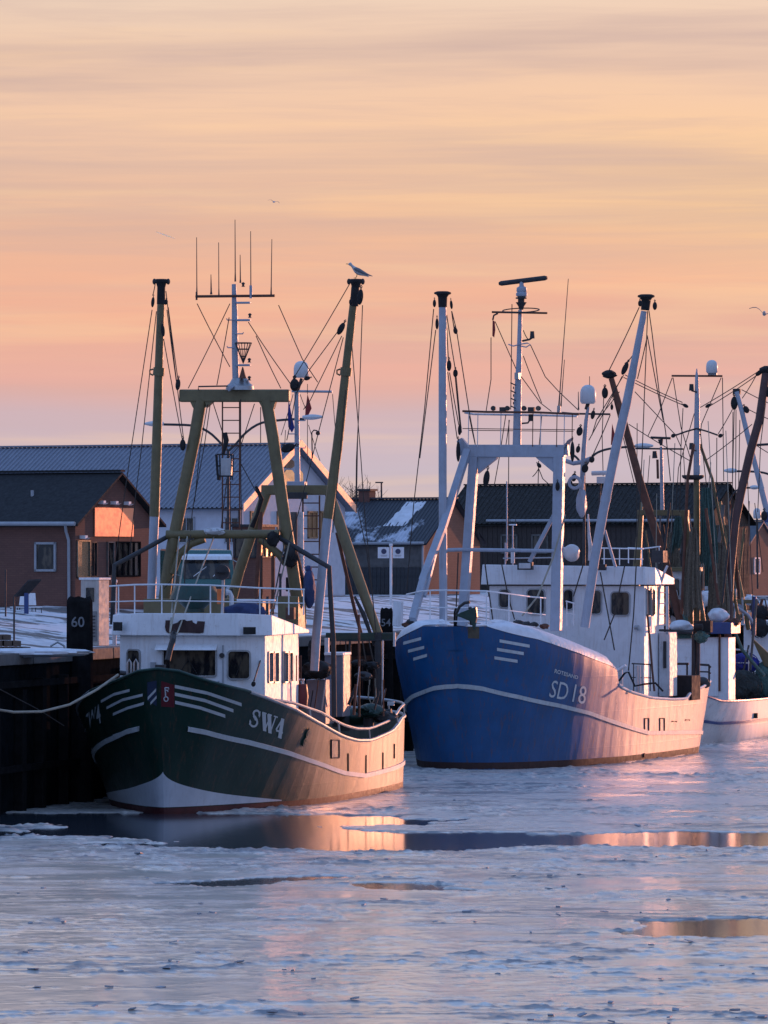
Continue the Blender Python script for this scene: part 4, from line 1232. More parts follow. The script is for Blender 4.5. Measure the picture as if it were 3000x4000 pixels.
rg = [(649 + 8 * math.cos(a), 2730 + 9 * math.sin(a)) for a in [2 * math.pi * i / 12 for i in range(12)]]
k2 = hline(H1, rg, .016, closed=True); k.add(k2.v, k2.f)
for y, e in ((2686, 659), (2696, 656)):
    k3 = hline(H1, [(645, y), (e, y), (e, y + 6)], .016); k.add(k3.v, k3.f)
k.obj('emblem_key', WHITE_LINE, A1.root)
# letters SW4 in serif capitals
def serif_text(H, name, quad, glyphs, side, mat, off=.016):
    """glyph strokes in a unit box -> hull"""
    bl, br, tr, tl = [np.array(q, float) for q in quad]; g = G()
    def mp(x, y):
        p = (bl * (1 - x) + br * x) * (1 - y) + (tl * (1 - x) + tr * x) * y
        t, z = H.find(p[0], p[1], side); return H.on(t, z, side, off)
    for L, w0, w1 in glyphs:
        L = catmull(L, 5 * len(L)) if len(L) > 2 else np.array(L, float)
        n = len(L); wd = np.interp(np.linspace(0, 1, n), [0, .5, 1], [w0, max(w0, w1) if len(L) > 3 else (w0 + w1) / 2, w1]) / 2
        A = []; B = []
        for i in range(n):
            d = L[min(i + 1, n - 1)] - L[max(i - 1, 0)]; d = d / (np.linalg.norm(d) + 1e-9); nr = np.array([-d[1] * .45, d[0]])
            A.append(mp(*(L[i] + nr * wd[i]))); B.append(mp(*(L[i] - nr * wd[i])))
        g.grid([A, B])
    return g.obj(name, mat, H.fr.root)
S_ = lambda x, w: [([(x + w * .93, .72), (x + w * .85, .90), (x + w * .55, .985), (x + w * .22, .90), (x + w * .13, .72), (x + w * .35, .57), (x + w * .68, .44), (x + w * .86, .27), (x + w * .75, .09), (x + w * .42, .01), (x + w * .12, .10), (x + w * .05, .30)], .10, .10)]
glyphs = []
# S in three widths for weight
glyphs += [([(.245, .70), (.235, .86), (.17, .965), (.09, .90), (.065, .75), (.11, .60), (.19, .46), (.225, .30), (.19, .11), (.11, .035), (.04, .10), (.02, .28)], .12, .12)]
glyphs += [([(.10, .62), (.19, .43)], .20, .20)]
glyphs += [([(.248, .64), (.248, .98)], .05, .05), ([(.012, .04), (.012, .34)], .05, .05)]
for a in (.36, .52):
    glyphs += [([(a, .97), (a + .115, .03)], .26, .22), ([(a + .115, .03), (a + .20, .97)], .07, .07)]
glyphs += [([(.31, .97), (.44, .97)], .07, .07), ([(.48, .97), (.60, .97)], .07, .07), ([(.66, .97), (.78, .97)], .07, .07)]
glyphs += [([(.93, .99), (.93, .0)], .22, .22), ([(.93, .98), (.79, .33)], .09, .09), ([(.79, .30), (.995, .30)], .10, .10), ([(.875, .02), (.985, .02)], .08, .08)]
serif_text(H1, 'registration_letters', [(970, 2832), (1100, 2885), (1112, 2808), (984, 2766)], glyphs, 1, WHITE_LINE)
H1.text('registration_letters', 'SW4', WHITE_LINE, [(330, 2862), (398, 2822), (388, 2748), (336, 2790)], -1, bold=.02)
# white ice plate at the forefoot
for side, tip in ((1, (1098, 3141)), (-1, (440, 3112))):
    g = G(); rows = []
    t1, z1 = H1.find(*tip, side)
    tw = max(t1, .12 if side < 0 else t1)
    for i in range(30):
        t = tw * i / 29; a = .19 + .02 * i / 29
        zt_ = 1.16 - (1.16 - .24) * (i / 29) ** .82
        rows.append([H1.on(t, a + (zt_ - a) * k / 8, side, .012) for k in range(9)])
    g.grid(rows).obj('ice_plate', paint('grey_white_plate', (.50, .53, .58), .5, .08, .15), A1.root, True)
# scupper recess frames and hawse pipes
for x0, y0, x1, y1 in ((1333, 2945, 1358, 3018), (1403, 2952, 1428, 3022), (1471, 2942, 1494, 3017), (1538, 2908, 1550, 2960), (1292, 2890, 1322, 2960)):
    q = [H1.find(x, y, 1) for x, y in ((x0, y1), (x1, y1), (x1, y0), (x0, y0))]
    P = [H1.on(t, z, 1, .015) for t, z in q]
    f = G().tube(P, .026, 5, closed=True).obj('scupper_frame', M['dark'], A1.root)
    G().add([H1.on(t, z, 1, .010) for t, z in q], [(0, 1, 2, 3)]).obj('scupper_flap', paint('worn_flap', (.12, .12, .10), .35, .2, .4), f)
for x, y in ((1200, 2863), (1188, 2896)):
    t, z = H1.find(x, y); c = H1.on(t, z, 1, 0); n = H1.nrm(t, z)
    G().lathe(c, [(.14, -.02), (.14, .05), (.08, .06), (.08, .0)], 14, n).obj('hawse_pipe', M['dkgreen'], A1.root, True)

# wheelhouse
wh = empty('wheelhouse', (0, 0, 0)); wh.parent = A1.root
plan = [(-2.06, 3.75), (-1.35, 3.25), (1.35, 3.25), (2.05, 3.75), (2.05, 8.7), (-2.06, 8.7)]
G().loft([V(x, y, 1.6) for x, y in plan], [V(x, y, 4.84) for x, y in plan]).obj('wall', M['white'], wh)
Fc = (V(-1.35, 3.25, 0), V(1.35, 3.25, 0)); Fl = (V(-2.06, 3.75, 0), V(-1.35, 3.25, 0)); Fr_ = (V(1.35, 3.25, 0), V(2.05, 3.75, 0)); Sd = (V(2.05, 3.75, 0), V(2.05, 8.7, 0))
A1.win(wh, 502, 2541, 547, 2640, *Fl); A1.win(wh, 640, 2539, 842, 2638, *Fc, rad=.04)
A1.win(wh, 893, 2545, 975, 2650, *Fc); 
for x0, x1 in ((1046, 1062), (1068, 1084), (1102, 1120), (1126, 1138)): A1.win(wh, x0, 2550, x1, 2662, *Sd, rad=.05)
# wipers, grab rails and small fittings on the wheelhouse front
for x0_, x1_, seg in ((700, 735, Fc), (775, 740, Fc), (925, 945, Fc), (520, 530, Fl)):
    a = A1.onseg(x0_, 2637, *seg); b = A1.onseg(x1_, 2580, *seg); G().tube([a + V(0, -.08, 0), b + V(0, -.08, 0)], .012, 5).obj('wiper', 'black', wh)
G().tube([A1.onseg(620, 2662, *Fc) + V(0, -.1, 0), A1.onseg(860, 2662, *Fc) + V(0, -.1, 0)], .022, 6).obj('grab_rail', 'steel', wh, True)
G().tube([A1.onseg(872, 2520, *Fc) + V(0, -.04, 0), A1.onseg(872, 2690, *Fc) + V(0, -.04, 0)], .02, 6).obj('conduit', M['zinc'], wh, True)
G().box(A1.onseg(600, 2600, *Fc) + V(0, -.06, 0), (.14, .1, .2)).obj('junction_box', M['zinc'], wh, bevel=.01)
G().lathe(A1.onseg(868, 2560, *Fc) + V(0, 0, 0), [(.07, 0), (.07, .08), (.05, .1)], 12, (0, -1, 0)).obj('horn', 'dark', wh)
for x_ in (1150, 1168): G().tube([A1.onseg(x_, 2560, *Sd) + V(.06, 0, 0), A1.onseg(x_, 2660, *Sd) + V(.06, 0, 0)], .018, 6).obj('grab_rail', M['rust'], wh)
# window hood
a = A1.onseg(612, 2515, *Fc); b = A1.onseg(850, 2515, *Fc); zt_ = A1.onseg(700, 2515, *Fc).z; zb = A1.onseg(700, 2536, *Fc).z
G().prism([V(a.x, 3.24, zt_), V(a.x, 3.02, zb + .02), V(a.x, 3.0, zb - .02), V(a.x, 3.24, zb - .03)], (b.x - a.x, 0, 0)).obj('window_hood', M['white'], wh)
vb = [(-2.28, 3.62), (-1.45, 3.02), (1.45, 3.02), (2.28, 3.62), (2.28, 9.1), (-2.28, 9.1)]
vt = [(-2.24, 3.66), (-1.42, 3.05), (1.42, 3.05), (2.26, 3.66), (2.28, 9.1), (-2.28, 9.1)]
zt6 = [5.37, 5.42, 5.42, 5.37, 4.9, 4.9]
G().loft([V(x, y, 4.80) for x, y in vb], [V(x, y, z) for (x, y), z in zip(vt, zt6)]).obj('visor', M['white'], wh, bevel=.02)
VF = (V(-1.42, 2.90, 0), V(1.42, 2.90, 0))
def vis(px, py):
    p = A1.onseg(px, py, *VF); f = (p.z - 4.80) / .62; p.y = 3.02 + .03 * f - .022; return p
ragged = [(643, 2423), (668, 2423), (671, 2438), (690, 2432), (700, 2422), (717, 2420), (726, 2426), (747, 2423), (750, 2431), (764, 2438), (768, 2426), (797, 2428), (795, 2446), (792, 2471), (775, 2474), (740, 2472), (700, 2471), (655, 2474), (645, 2466), (641, 2450)]
G().prism([vis(x, y) for x, y in ragged], (0, .009, 0)).obj('name_board', paint('dark_red_rust', (.055, .025, .025), .7, .4, .5, (.02, .012, .012)), wh)
for x0, x1, y0, y1 in ((1022, 1056, 2450, 2478),):
    p = [vis(x0, y1), vis(x1, y1), vis(x1, y0), vis(x0, y0)]
    G().box((1.75, 3.06, (p[0].z + p[2].z) / 2), (.34, .06, .20), M3=Matrix.Rotation(R(23), 3, 'Z')).obj('navigation_lamp', 'black', wh)
G().box((-2.0, 3.2, 5.05), (.30, .06, .24), M3=Matrix.Rotation(R(-32), 3, 'Z')).obj('navigation_lamp', 'black', wh)
A1.rail([(428, 2290), (526, 2284), (632, 2283), (822, 2286), (1015, 2297), (1190, 2303)], [3.8, 3.4, 3.1, 3.1, 3.3, 3.9], [463, 526, 632, 822, 1015, 1128, 1186], lambda x: 2402, (.54,))
# fittings on the wheelhouse roof
k = A1.sc(6); c = A1.P(762, 2392, 5.5)
G().lathe(c, [(.26, 0), (.26, .1), (.42, .24), (.5, .32), (.72, .38), (.70, .46), (.56, .74), (.5, .76), (.01, .77)], 20).obj('green_tank', M['dkgreen'], A1.root, True)
c = A1.P(868, 2236, 4.2); r = 29 * A1.sc(4.2)
sl_ = G().lathe(c + V(0, .3, 0), [(r * .35, 0), (r * .75, .06), (r, .2), (r * 1.02, .34)], 20, (0, -1, 0)).obj('searchlight', 'dark', A1.root, True)
G().lathe(c + V(0, -.035, 0), [(r * .9, 0), (r * .5, -.0), (.01, .0)], 20, (0, -1, 0)).obj('lens', M['radome'], sl_)
G().tube([c + V(0, .15, -r), A1.P(868, 2400, 4.2)], .045).obj('searchlight_stand', M['steel'], A1.root)
G().box(A1.P(858, 2330, 4.4), (.12, .12, .42)).obj('post_box', M['orange'], A1.root)
A1.box('gantry_base', 560, 2340, 1010, 2420, 7.6, 1.6, M['ochre'])
A1.box('casing', 1085, 2330, 1165, 2470, 7.8, 1.2, M['ochre'])
A1.box('toolbox', 1115, 2372, 1148, 2420, 7.2, .3, M['rust'])
lump(A1.root, A1.P(962, 2385, 5.6), (.55, .4, .24), M['tarp'], 'tarpaulin', 4, 20)
G().tube([A1.P(925, 2345, 5.4), A1.P(1075, 2345, 5.4)], .03).obj('boathook', M['white'], A1.root)
# main gantry
gu = 9.4
A1.beam('gantry_beam', (703, 1546), (1132, 1546), gu, .36, .30, M['ochre'], bevel=.04)
for pts, rp in (([(785, 1560), (762, 1700), (700, 2000), (660, 2200), (632, 2420)], 24), ([(1040, 1560), (1065, 1700), (1108, 2000), (1140, 2200), (1175, 2440)], 24)):
    A1.tube('gantry_leg', pts, gu, rp, M['ochre'], 14)
for s in ([(738, 1560), (775, 1562), (795, 1590), (770, 1615), (752, 1590)], [(1005, 1560), (1078, 1562), (1068, 1595), (1045, 1612), (1022, 1590)], [(800, 1560), (840, 1562), (805, 1592)]):
    P = [A1.P(x, y, gu - .12) for x, y in s]; G().prism(P, (0, .26, 0)).obj('gusset', M['ochre'], A1.root)
A1.tube('gantry_crossbeam', [(650, 2088), (1090, 2086)], gu - .1, 17, M['ochre'], 12)
A1.tube('knee_brace', [(800, 2105), (745, 2125), (700, 2165), (672, 2240)], gu - .05, 15, M['ochre'])
A1.tube('knee_brace', [(1015, 2105), (1050, 2130), (1090, 2165), (1120, 2205)], gu - .05, 15, M['ochre'])
A1.tube('gallows_arm', [(655, 2096), (560, 2148), (447, 2208), (444, 2290), (438, 2440)], [gu, gu - 1, gu - 2, gu - 2, gu - 2], 9, M['dark'])
A1.tube('gallows_arm', [(1085, 2096), (1190, 2160), (1286, 2216), (1291, 2330), (1302, 2500), (1306, 2800)], [gu, gu - .5, gu - 1, gu - 1, gu - 1, gu - 1], 10, M['dark'])
# central mast with yards and aerials
A1.tube('mast', [(922, 1515), (918, 1380), (917, 1230), (914, 1110)], gu, [14, 13, 12, 9], M['lightblue'], 14)
G().lathe(A1.P(937, 1524, gu), [(.42, 0), (.40, .12), (.3, .2), (.22, .34), (.14, .36)], 16).obj('mast_foot', M['steel'], A1.root, True)
A1.tube('yard', [(764, 1158), (1073, 1155)], gu - .15, 5.5, M['rust'])
for x, y0, y1, r in ((769, 1150, 927, 2.5), (825, 1150, 1072, 4), (855, 1155, 947, 2.2), (919, 1100, 858, 2.8), (939, 1105, 995, 3), (980, 1150, 903, 2.6), (1059, 1150, 934, 2.5)):
    A1.whip(x, y0, y1, gu - .15, r, x + (3 if x > 1000 else -1))
A1.tube('aerial_base', [(980, 1165), (980, 1115)], gu - .15, 6, M['lightblue'])
A1.tube('aerial_base', [(768, 1172), (768, 1140)], gu - .15, 4, 'dark')
for y in (1182, 1250, 1426): A1.box('lamp_bracket', 922, y - 4, 976, y + 4, gu - .15, .2, M['lightblue'])
for x, y in ((976, 1233), (974, 1408), (974, 1478), (950, 1112)):
    c = A1.P(x, y, gu - .1); G().lathe(c - V(0, 0, .06), [(.06, 0), (.035, .02), (.035, .07), (.06, .09), (.02, .13)], 10).obj('navigation_lamp', 'dark', A1.root, True)
for x, y in ((888, 1250), (890, 1358), (948, 1304)): A1.tube('cleat', [(918, y), (x, y), (x - (3 if x < 918 else -3), y - 6)], gu - .1, 2.4, M['lightblue'])
# day cone of wire
c = A1.P(950, 1420, gu - .3); k = A1.sc(gu)
g = G()
for i in range(16):
    a = 2 * math.pi * i / 16; g.tube([c, c + V(33 * k * math.cos(a), 33 * k * math.sin(a), 80 * k)], .011, 4)
for f in (.35, .7, 1.0): g.tube([c + V(33 * k * f * math.cos(a), 33 * k * f * math.sin(a), 80 * k * f) for a in [2 * math.pi * i / 20 for i in range(20)]], .014, 4, closed=True)
g.obj('day_cone', 'dark', A1.root)
c = A1.P(948, 1432, gu - .3); G().lathe(c - V(0, 0, .34), [(.11, 0), (.015, .33)], 12).obj('day_cone', 'rust', A1.root, True)
A1.ladder(869, 936, 1562, 2075, gu + .1, 50, M['rust'], rpx=3)
# fishing lamp and hooks hanging under the gantry
g = G(); 
for x in (848, 858, 905, 912): g.tube([A1.P(x, 1775, gu - .4), A1.P(x + (2 if x < 880 else -4), 1875, gu - .4)], .02, 5)
for y in (1775, 1820, 1860): g.tube([A1.P(848, y, gu - .4), A1.P(908, y, gu - .4)], .022, 5)
g.obj('cargo_lamp_frame', 'dark', A1.root)
A1.box('cargo_lamp', 862, 1790, 902, 1858, gu - .45, .2, M['steel'])
A1.tube('crane_hook', [(878, 1690), (884, 1720), (880, 1745), (872, 1775)], gu - .4, [9, 11, 8, 5], 'black')
A1.tube('crane_hook', [(845, 1775), (850, 1850), (856, 1875)], gu - .45, 5, 'black')
# outrigger booms standing upright
for pts, wl_, cap in (([(629, 1180), (620, 1450), (612, 1750), (603, 2018)], [(603, 2018), (596, 2200), (588, 2440)], (629, 1188, 630, 1095)),
                     ([(1380, 1190), (1352, 1440), (1318, 1750), (1280, 2025)], [(1280, 2025), (1262, 2200), (1236, 2480), (1228, 2620)], (1383, 1196, 1390, 1095))):
    u_ = gu + .2
    A1.tube('outrigger_boom', pts, u_, [15, 17, 20, 20], M['ochre'], 14)
    A1.tube('boom_foot', wl_, u_, [19, 18, 17], M['lightblue'], 14)
    A1.tube('boom_sleeve', [(cap[0], cap[1]), ((cap[0] * .3 + cap[2] * .7), cap[3] + 25)], u_, [17, 16], 'black', 12)
    c = A1.P(cap[2], cap[3] + 25, u_); k = A1.sc(u_)
    G().lathe(c, [(16 * k, -.02), (20 * k, 12 * k), (27 * k, 18 * k), (28 * k, 26 * k), (22 * k, 30 * k), (.01, 31 * k)], 14).obj('boom_head', 'black', A1.root, True)
    for sx in (-1, 1): G().ell(A1.P(cap[2] + sx * 27, cap[3] + 5, u_), (.06, .06, .09), 8, 6).obj('sheave', 'dark', A1.root)
    y = 1452; xx = float(np.interp(y, [p[1] for p in pts], [p[0] for p in pts]))
    A1.tube('boom_collar', [(xx + 2, y - 16), (xx - 1, y + 16)], u_, 23, M['ochre'], 14)
    G().tube([A1.P(xx - 22, y - 10, u_), A1.P(xx - 34, y - 6, u_), A1.P(xx - 34, y + 8, u_), A1.P(xx - 22, y + 14, u_)], .028, 6).obj('eye', M['ochre'], A1.root)
for x, y, r, tl_, L in ((597, 1180, 7, .1, 3), (648, 1180, 8, .2, 1.4), (636, 1290, 8, -.1, 3.2), (695, 1502, 10, .1, 2.3), (714, 1738, 12, 0, 1.9), (1332, 1284, 12, .5, 2.2), (1407, 1160, 12, .1, 2.6), (1370, 1180, 7, 0, 1.8), (1151, 1504, 19, 0, 1.3)):
    A1.block(x, y, gu - .2, r, tl_, L)
A1.block(1125, 1750, gu - .3, 17, 1.25, 1.7)
A1.tube('winch_eye', [(898, 1512), (905, 1520)], gu - .4, 15, M['lightblue'], 14)
A1.tube('lamp_rail', [(775, 1525), (775, 1510), (880, 1508), (905, 1508)], gu - .2, 3, 'dark')
A1.ropes([[(594, 1210), (506, 1795), (448, 2206)], [(611, 1216), (554, 1740), (530, 1931), (505, 2180)], [(648, 1137), (717, 1716)], [(639, 1324), (714, 1728)], [(657, 1200), (696, 1490)], [(652, 1210), (690, 1500)],
          [(606, 1110), (596, 1155)], [(898, 1186), (735, 1517)], [(895, 1240), (847, 1505)], [(970, 1258), (1139, 1505)], [(1000, 1312), (1097, 1517)], [(770, 1186), (898, 1433)], [(1088, 1192), (1181, 1403), (1241, 1493)],
          [(1368, 1105), (1133, 1500)], [(1317, 1298), (1208, 1445), (1170, 1512)], [(1335, 1312), (1211, 1565), (1185, 1600)], [(1341, 1318), (1241, 1700), (1164, 2009), (1130, 2110)],
          [(1416, 1192), (1402, 1600), (1392, 1795), (1390, 1960)], [(1374, 1342), (1410, 1795), (1423, 1989), (1457, 2346), (1470, 2480)], [(1350, 1523), (1326, 1795), (1300, 2080)], [(1397, 1700), (1392, 2000)],
          [(811, 1580), (783, 1740), (760, 1960)], [(831, 1570), (868, 1686), (880, 1700)], [(994, 1577), (943, 1734), (880, 1800)], [(821, 1580), (799, 1735), (752, 1990), (744, 2080)], [(940, 1560), (941, 1900), (944, 2080)], [(1018, 1590), (1018, 1730)],
          [(1158, 1530), (1120, 1720)], [(886, 1870), (862, 2075)], [(900, 1880), (900, 2070)], [(935, 1800), (1000, 1920), (1020, 1950)]], gu - .15, 1.9)
A1.ropes([[(836, 2096), (775, 2252), (713, 2420), (691, 2477)], [(732, 2096), (706, 2264), (664, 2471)], [(700, 2096), (672, 2380), (664, 2471)]], [gu - .2, .3], 3.2, 'rope_light')
A1.rope([(678, 2475), (676, 2500), (664, 2540), (655, 2580)], [.3, 0, -.1, -.2], 12, 'dark'); A1.block(676, 2490, .2, 13, .2, 1.6)
A1.ropes([[(1130, 2120), (1087, 2307), (1063, 2400)]], gu - .8, 3, 'rope_light')
A1.ropes([[(1110, 2130), (1063, 2375), (1036, 2519), (992, 2660)]], [gu - 1, 2.6], 3.0, 'rope')
A1.block(990, 2672, 2.2, 9, .2, 1.2)
A1.ropes([[(745, 2090), (724, 2200), (716, 2400)], [(1030, 2100), (1012, 2330), (1003, 2460)], [(690, 2230), (640, 2300)]], gu - 1.0, 2.2)
# exhaust and black funnel behind the wheelhouse
A1.tube('funnel', [(1165, 2310), (1150, 2200), (1140, 2130)], 10.2, [36, 26, 14], 'black', 14)
A1.box('funnel_base', 1116, 2255, 1196, 2310, 9.9, .8, 'black')
o = A1.tube('exhaust_pipe', [(1175, 2250), (1174, 2000)], 10.6, 12.5, M['white_rust'], 14)
for y in range(2155, 2250, 14): A1.tube('ring', [(1175, y), (1175, y + 5)], 10.6, 14.5, M['white_rust'], 14, o)
A1.tube('duct', [(1148, 2250), (1148, 2000)], 10.7, 14, M['wood_grey'], 12)
lump(A1.root, A1.P(1208, 2300, 8.6), (.17, .2, .56), M['tarp'], 'canvas_cover', 9, 22, .22)
G().ell(A1.P(1205, 2222, 8.6), (.1, .1, .1), 10, 8).obj('cover_top', M['tarp'], A1.root)
# working deck behind the wheelhouse
A1.box('engine_casing', 1196, 2655, 1272, 2830, 12, 1.4, paint('grey_casing', (.16, .17, .21), .5, .15, .3))
A1.box('deck_cabinet', 1268, 2557, 1338, 2800, 13.2, 1.25, paint('grey_cabinet', (.17, .18, .22), .45, .12, .25))
A1.box('cabinet_top', 1266, 2549, 1340, 2560, 13.15, 1.35, M['white'])
G().box(A1.P(1277, 2525, 13.5), (.12, .12, .5)).obj('lit_post', M['white_rust'], A1.root)
lump(A1.root, A1.P(1243, 2615, 11.6), (.42, .4, .26), M['black'], 'net_heap', 3, 22, .4, 10)
lump(A1.root, A1.P(1217, 2545, 11.4), (.11, .14, .33), M['black'], 'hanging_net_bundle', 5, 18, .4, 4)
G().lathe(A1.P(1178, 2720, 8.8), [(.16, -.35), (.2, 0), (.16, .35)], 12).obj('red_buoy', paint('deep_red', (.16, .02, .02), .5, .2), A1.root, True)
for x in (1062, 1078, 1090, 1104, 1118, 1135): A1.tube('deck_pipe', [(x, 2655), (x + 2, 2745)], 7.2, rnd.uniform(3, 6), M['white_rust'] if x % 4 else M['rust'])
A1.rail([(1125, 2653), (1190, 2655)], 9, [1129, 1186], 2760, (), 3)
lump(A1.root, A1.P(1390, 2800, 16), (.5, .4, .28), M['dkgreen'], 'net_drum_cover', 8, 20, .12)
G().box(A1.P(1527, 2748, 19.5), (.2, .1, .12)).obj('float_box', M['radome'], A1.root)
for x, y in ((1318, 2800), (1345, 2815), (1440, 2800)): G().lathe(A1.P(x, y, 15.5), [(.16, -.3), (.16, .12), (.08, .2)], 12).obj('bollard', 'dark', A1.root, True)
A1.tube('winch_drum', [(1470, 2790), (1530, 2785)], 17.6, 17, 'dark', 14)
q7 = random.Random(77)
for k in range(16):
    x_ = q7.uniform(1195, 1530); y_ = q7.uniform(2690, 2760); u_ = q7.uniform(11, 17)
    A1.tube('deck_gear', [(x_, y_ + 60), (x_ + q7.uniform(-30, 30), y_ - q7.uniform(0, 120))], u_, q7.uniform(2, 6), ['dark', 'rust', 'black', 'zinc', 'white_rust'][k % 5])
for k, (x_, y_, r_) in enumerate(((1305, 2790, .3), (1450, 2775, .35), (1500, 2800, .3), (1420, 2640, .22), (1400, 2590, .18), (1455, 2600, .2))):
    lump(A1.root, A1.P(x_, y_, 15 + k * .3), (r_ * 1.1, r_, r_ * .6), M[['black', 'dkgreen', 'dark', 'dark', 'black', 'black'][k]], 'net_bundle', 200 + k, 16, .4, 10)
for L in ([(1415, 2500), (1432, 2600), (1445, 2700)], [(1440, 2500), (1470, 2640), (1462, 2760)], [(1350, 2500), (1352, 2560)], [(1445, 2640), (1438, 2720), (1452, 2752), (1468, 2720), (1466, 2650)]): A1.rope(L, 16.8, 3.2, 'rope_light' if L[0][0] == 1445 else 'rope')
for x_, y0_, y1_ in ((1000, 2420, 2300), (1045, 2430, 2330), (1095, 2330, 2240), (985, 2410, 2370), (905, 2400, 2300)): A1.tube('roof_fitting', [(x_, y0_), (x_, y1_)], 7.5, 5, M['dark'] if x_ % 2 else M['rust'])
A1.tube('vent_cowl', [(905, 2400), (905, 2330), (898, 2316), (884, 2314)], 6.5, [9, 9, 10, 13], M['white_rust'], 12)
for x_ in (1020, 1065): A1.tube('light_post', [(x_, 2400), (x_, 2170)], 9.0, 6, M['rust'])
lump(A1.root, A1.P(1065, 2105, 9), (.16, .14, .22), M['black'], 'rope_bundle', 230, 14, .4, 6); lump(A1.root, A1.P(1132, 2175, 9), (.2, .16, .3), M['black'], 'rope_bundle', 231, 14, .4, 6)
lump(A1.root, A1.P(838, 2075, 9), (.3, .14, .1), M['radome'], 'rope_bundle', 232, 14, .4, 6)
A1.tube('chain', [(1000, 1900), (1022, 1950), (1005, 2010), (985, 2060)], 9.8, [6, 10, 7, 11], 'black')
# stern gallows
su = 18.6
A1.beam('stern_gantry_beam', (1275, 2486), (1544, 2486), 17.6, .22, .24, M['dkgreen'])
A1.tube('gantry_rail', [(1225, 2503), (1400, 2503), (1540, 2500)], 17.4, 2.6, 'dark'); A1.tube('lit_stub', [(1541, 2470), (1540, 2525)], 17.4, 5, M['white_rust'])
A1.tube('gallows_post', [(1478, 2470), (1480, 2800)], 17.5, 15, 'dark', 12); A1.tube('gallows_post', [(1496, 2500), (1493, 2780)], 17.4, 3.2, M['white_rust'])
A1.tube('gallows_post', [(1367, 2500), (1365, 2800)], 17.4, 5, 'dark')
A1.tube('gallows_post', [(1402, 2400), (1403, 2800)], 14.0, 4.4, M['rust'])
A1.beam('aft_gantry_beam', (1022, 1914), (1292, 1914), su, .3, .22, M['ochre'], bevel=.03)
A1.beam('aft_gantry_plate', (1090, 1936), (1200, 1936), su - .2, .2, .1, 'dark')
A1.tube('aft_gantry_leg', [(1040, 1925), (985, 2080), (935, 2230), (890, 2400)], su, 21, M['ochre'], 12)
A1.tube('aft_gantry_leg', [(1286, 1925), (1318, 2020), (1372, 2180), (1425, 2330), (1478, 2475)], [su, su - .3, su - .6, su - .8, su - 1], [19, 22, 22, 20, 17], M['ochre'], 12)
A1.tube('strut', [(1316, 2080), (1350, 2230), (1385, 2380), (1412, 2480)], su - .3, 7, M['rust'])
A1.tube('strut', [(1020, 2000), (1000, 2330)], su - .2, 9, M['rust'])
A1.tube('chain', [(1385, 2330), (1420, 2400), (1445, 2470), (1465, 2520)], su - 1, [5, 9, 7, 9], 'dark')
A1.ropes([[(1400, 2000), (1432, 2150), (1455, 2330), (1470, 2480)]], su - 1.4, 2.2)
A1.ladder(1183, 1248, 1935, 2330, su - .1, 50, M['rust'], rpx=3.4)
A1.tube('aft_mast', [(1162, 1905), (1160, 1700), (1159, 1528)], su, [12, 10, 9.5], M['lightblue'], 12)
A1.box('aft_mast_box', 1120, 1880, 1190, 1906, su - .1, .4, M['lightblue'])
A1.tube('yard', [(1140, 1528), (1298, 1530)], su - .1, 5, M['lightblue']); A1.radome(1177, 1410, 1475, 30, su - .1)
A1.tube('radome_arm', [(1162, 1530), (1178, 1478)], su - .1, 6, 'dark'); A1.block(1200, 1478, su - .2, 8, 1.3, 1.6)
for pts, mt in (([(1127, 1560), (1124, 1620), (1126, 1668), (1140, 1690), (1150, 1670), (1138, 1620)], M['flag_blue']), ([(1201, 1540), (1193, 1600), (1192, 1622), (1205, 1620), (1217, 1595), (1207, 1560)], M['flag_red'])):
    P = [A1.P(x, y, su - .3) for x, y in pts]; G().prism(P, (0, .03, 0)).obj('pennant', mt, A1.root)
A1.ropes([[(1127, 1530), (1127, 1560)], [(1201, 1500), (1201, 1540)], [(1145, 1540), (1098, 1700)], [(1172, 1540), (1201, 1610)], [(1299, 1540), (1310, 1680)], [(1201, 1640), (1201, 1800)], [(1205, 1660), (1250, 1800)], [(1115, 1680), (1112, 1740)]], su - .2, 1.5)
A1.tube('lamp_stem', [(1220, 1790), (1218, 1690), (1226, 1680), (1240, 1683)], su, 2.6, 'dark'); A1.lampp(1243, 1692, su, 9, M['blue_rim'])
for y in (1643, 1695, 1750): A1.tube('cleat', [(1160, y), (1192 if y != 1695 else 1128, y), (1195 if y != 1695 else 1125, y - 8)], su - .1, 2.2, M['lightblue'])
# bow fittings
for x in (505, 531): G().tube([A1.P(x - 8, 2660, -.1), A1.P(x - 7, 2590, -.1), A1.P(x, 2576, -.1), A1.P(x + 7, 2590, -.1), A1.P(x + 6, 2660, -.1)], .03, 7).obj('fairlead_hoop', M['steel'], A1.root, True)
A1.tube('fairlead_roller', [(465, 2652), (490, 2668), (540, 2668), (582, 2655)], -.3, 8, M['steel'])
A1.tube('bow_roller', [(470, 2628), (500, 2632)], .4, 10, 'dark'); A1.box('bitts', 605, 2597, 640, 2625, .6, .3, 'dark')
tag(G().tube([A1.world(A1.P(461, 2636, -.2))] + [wpt(x, y, Y) for x, y, Y in ((380, 2693, 151.6), (271, 2753, 151), (163, 2780, 150.3), (54, 2782, 149.6), (0, 2774, 149.2), (-90, 2748, 148.6))], .036, 8).obj('mooring_rope', M['rope_light'], None, True),
    'thick pale mooring rope sagging from the bow of the green trawler to the left', 'rope')
tag(G().tube([wpt(x, y, Y) for x, y, Y in ((-60, 2662, 149.5), (0, 2693, 150), (70, 2730, 150.7), (150, 2772, 151.6), (250, 2835, 152.6))], .014, 6).obj('mooring_rope', M['rope'], None, True),
    'thin dark mooring line slanting down at the left edge', 'rope')

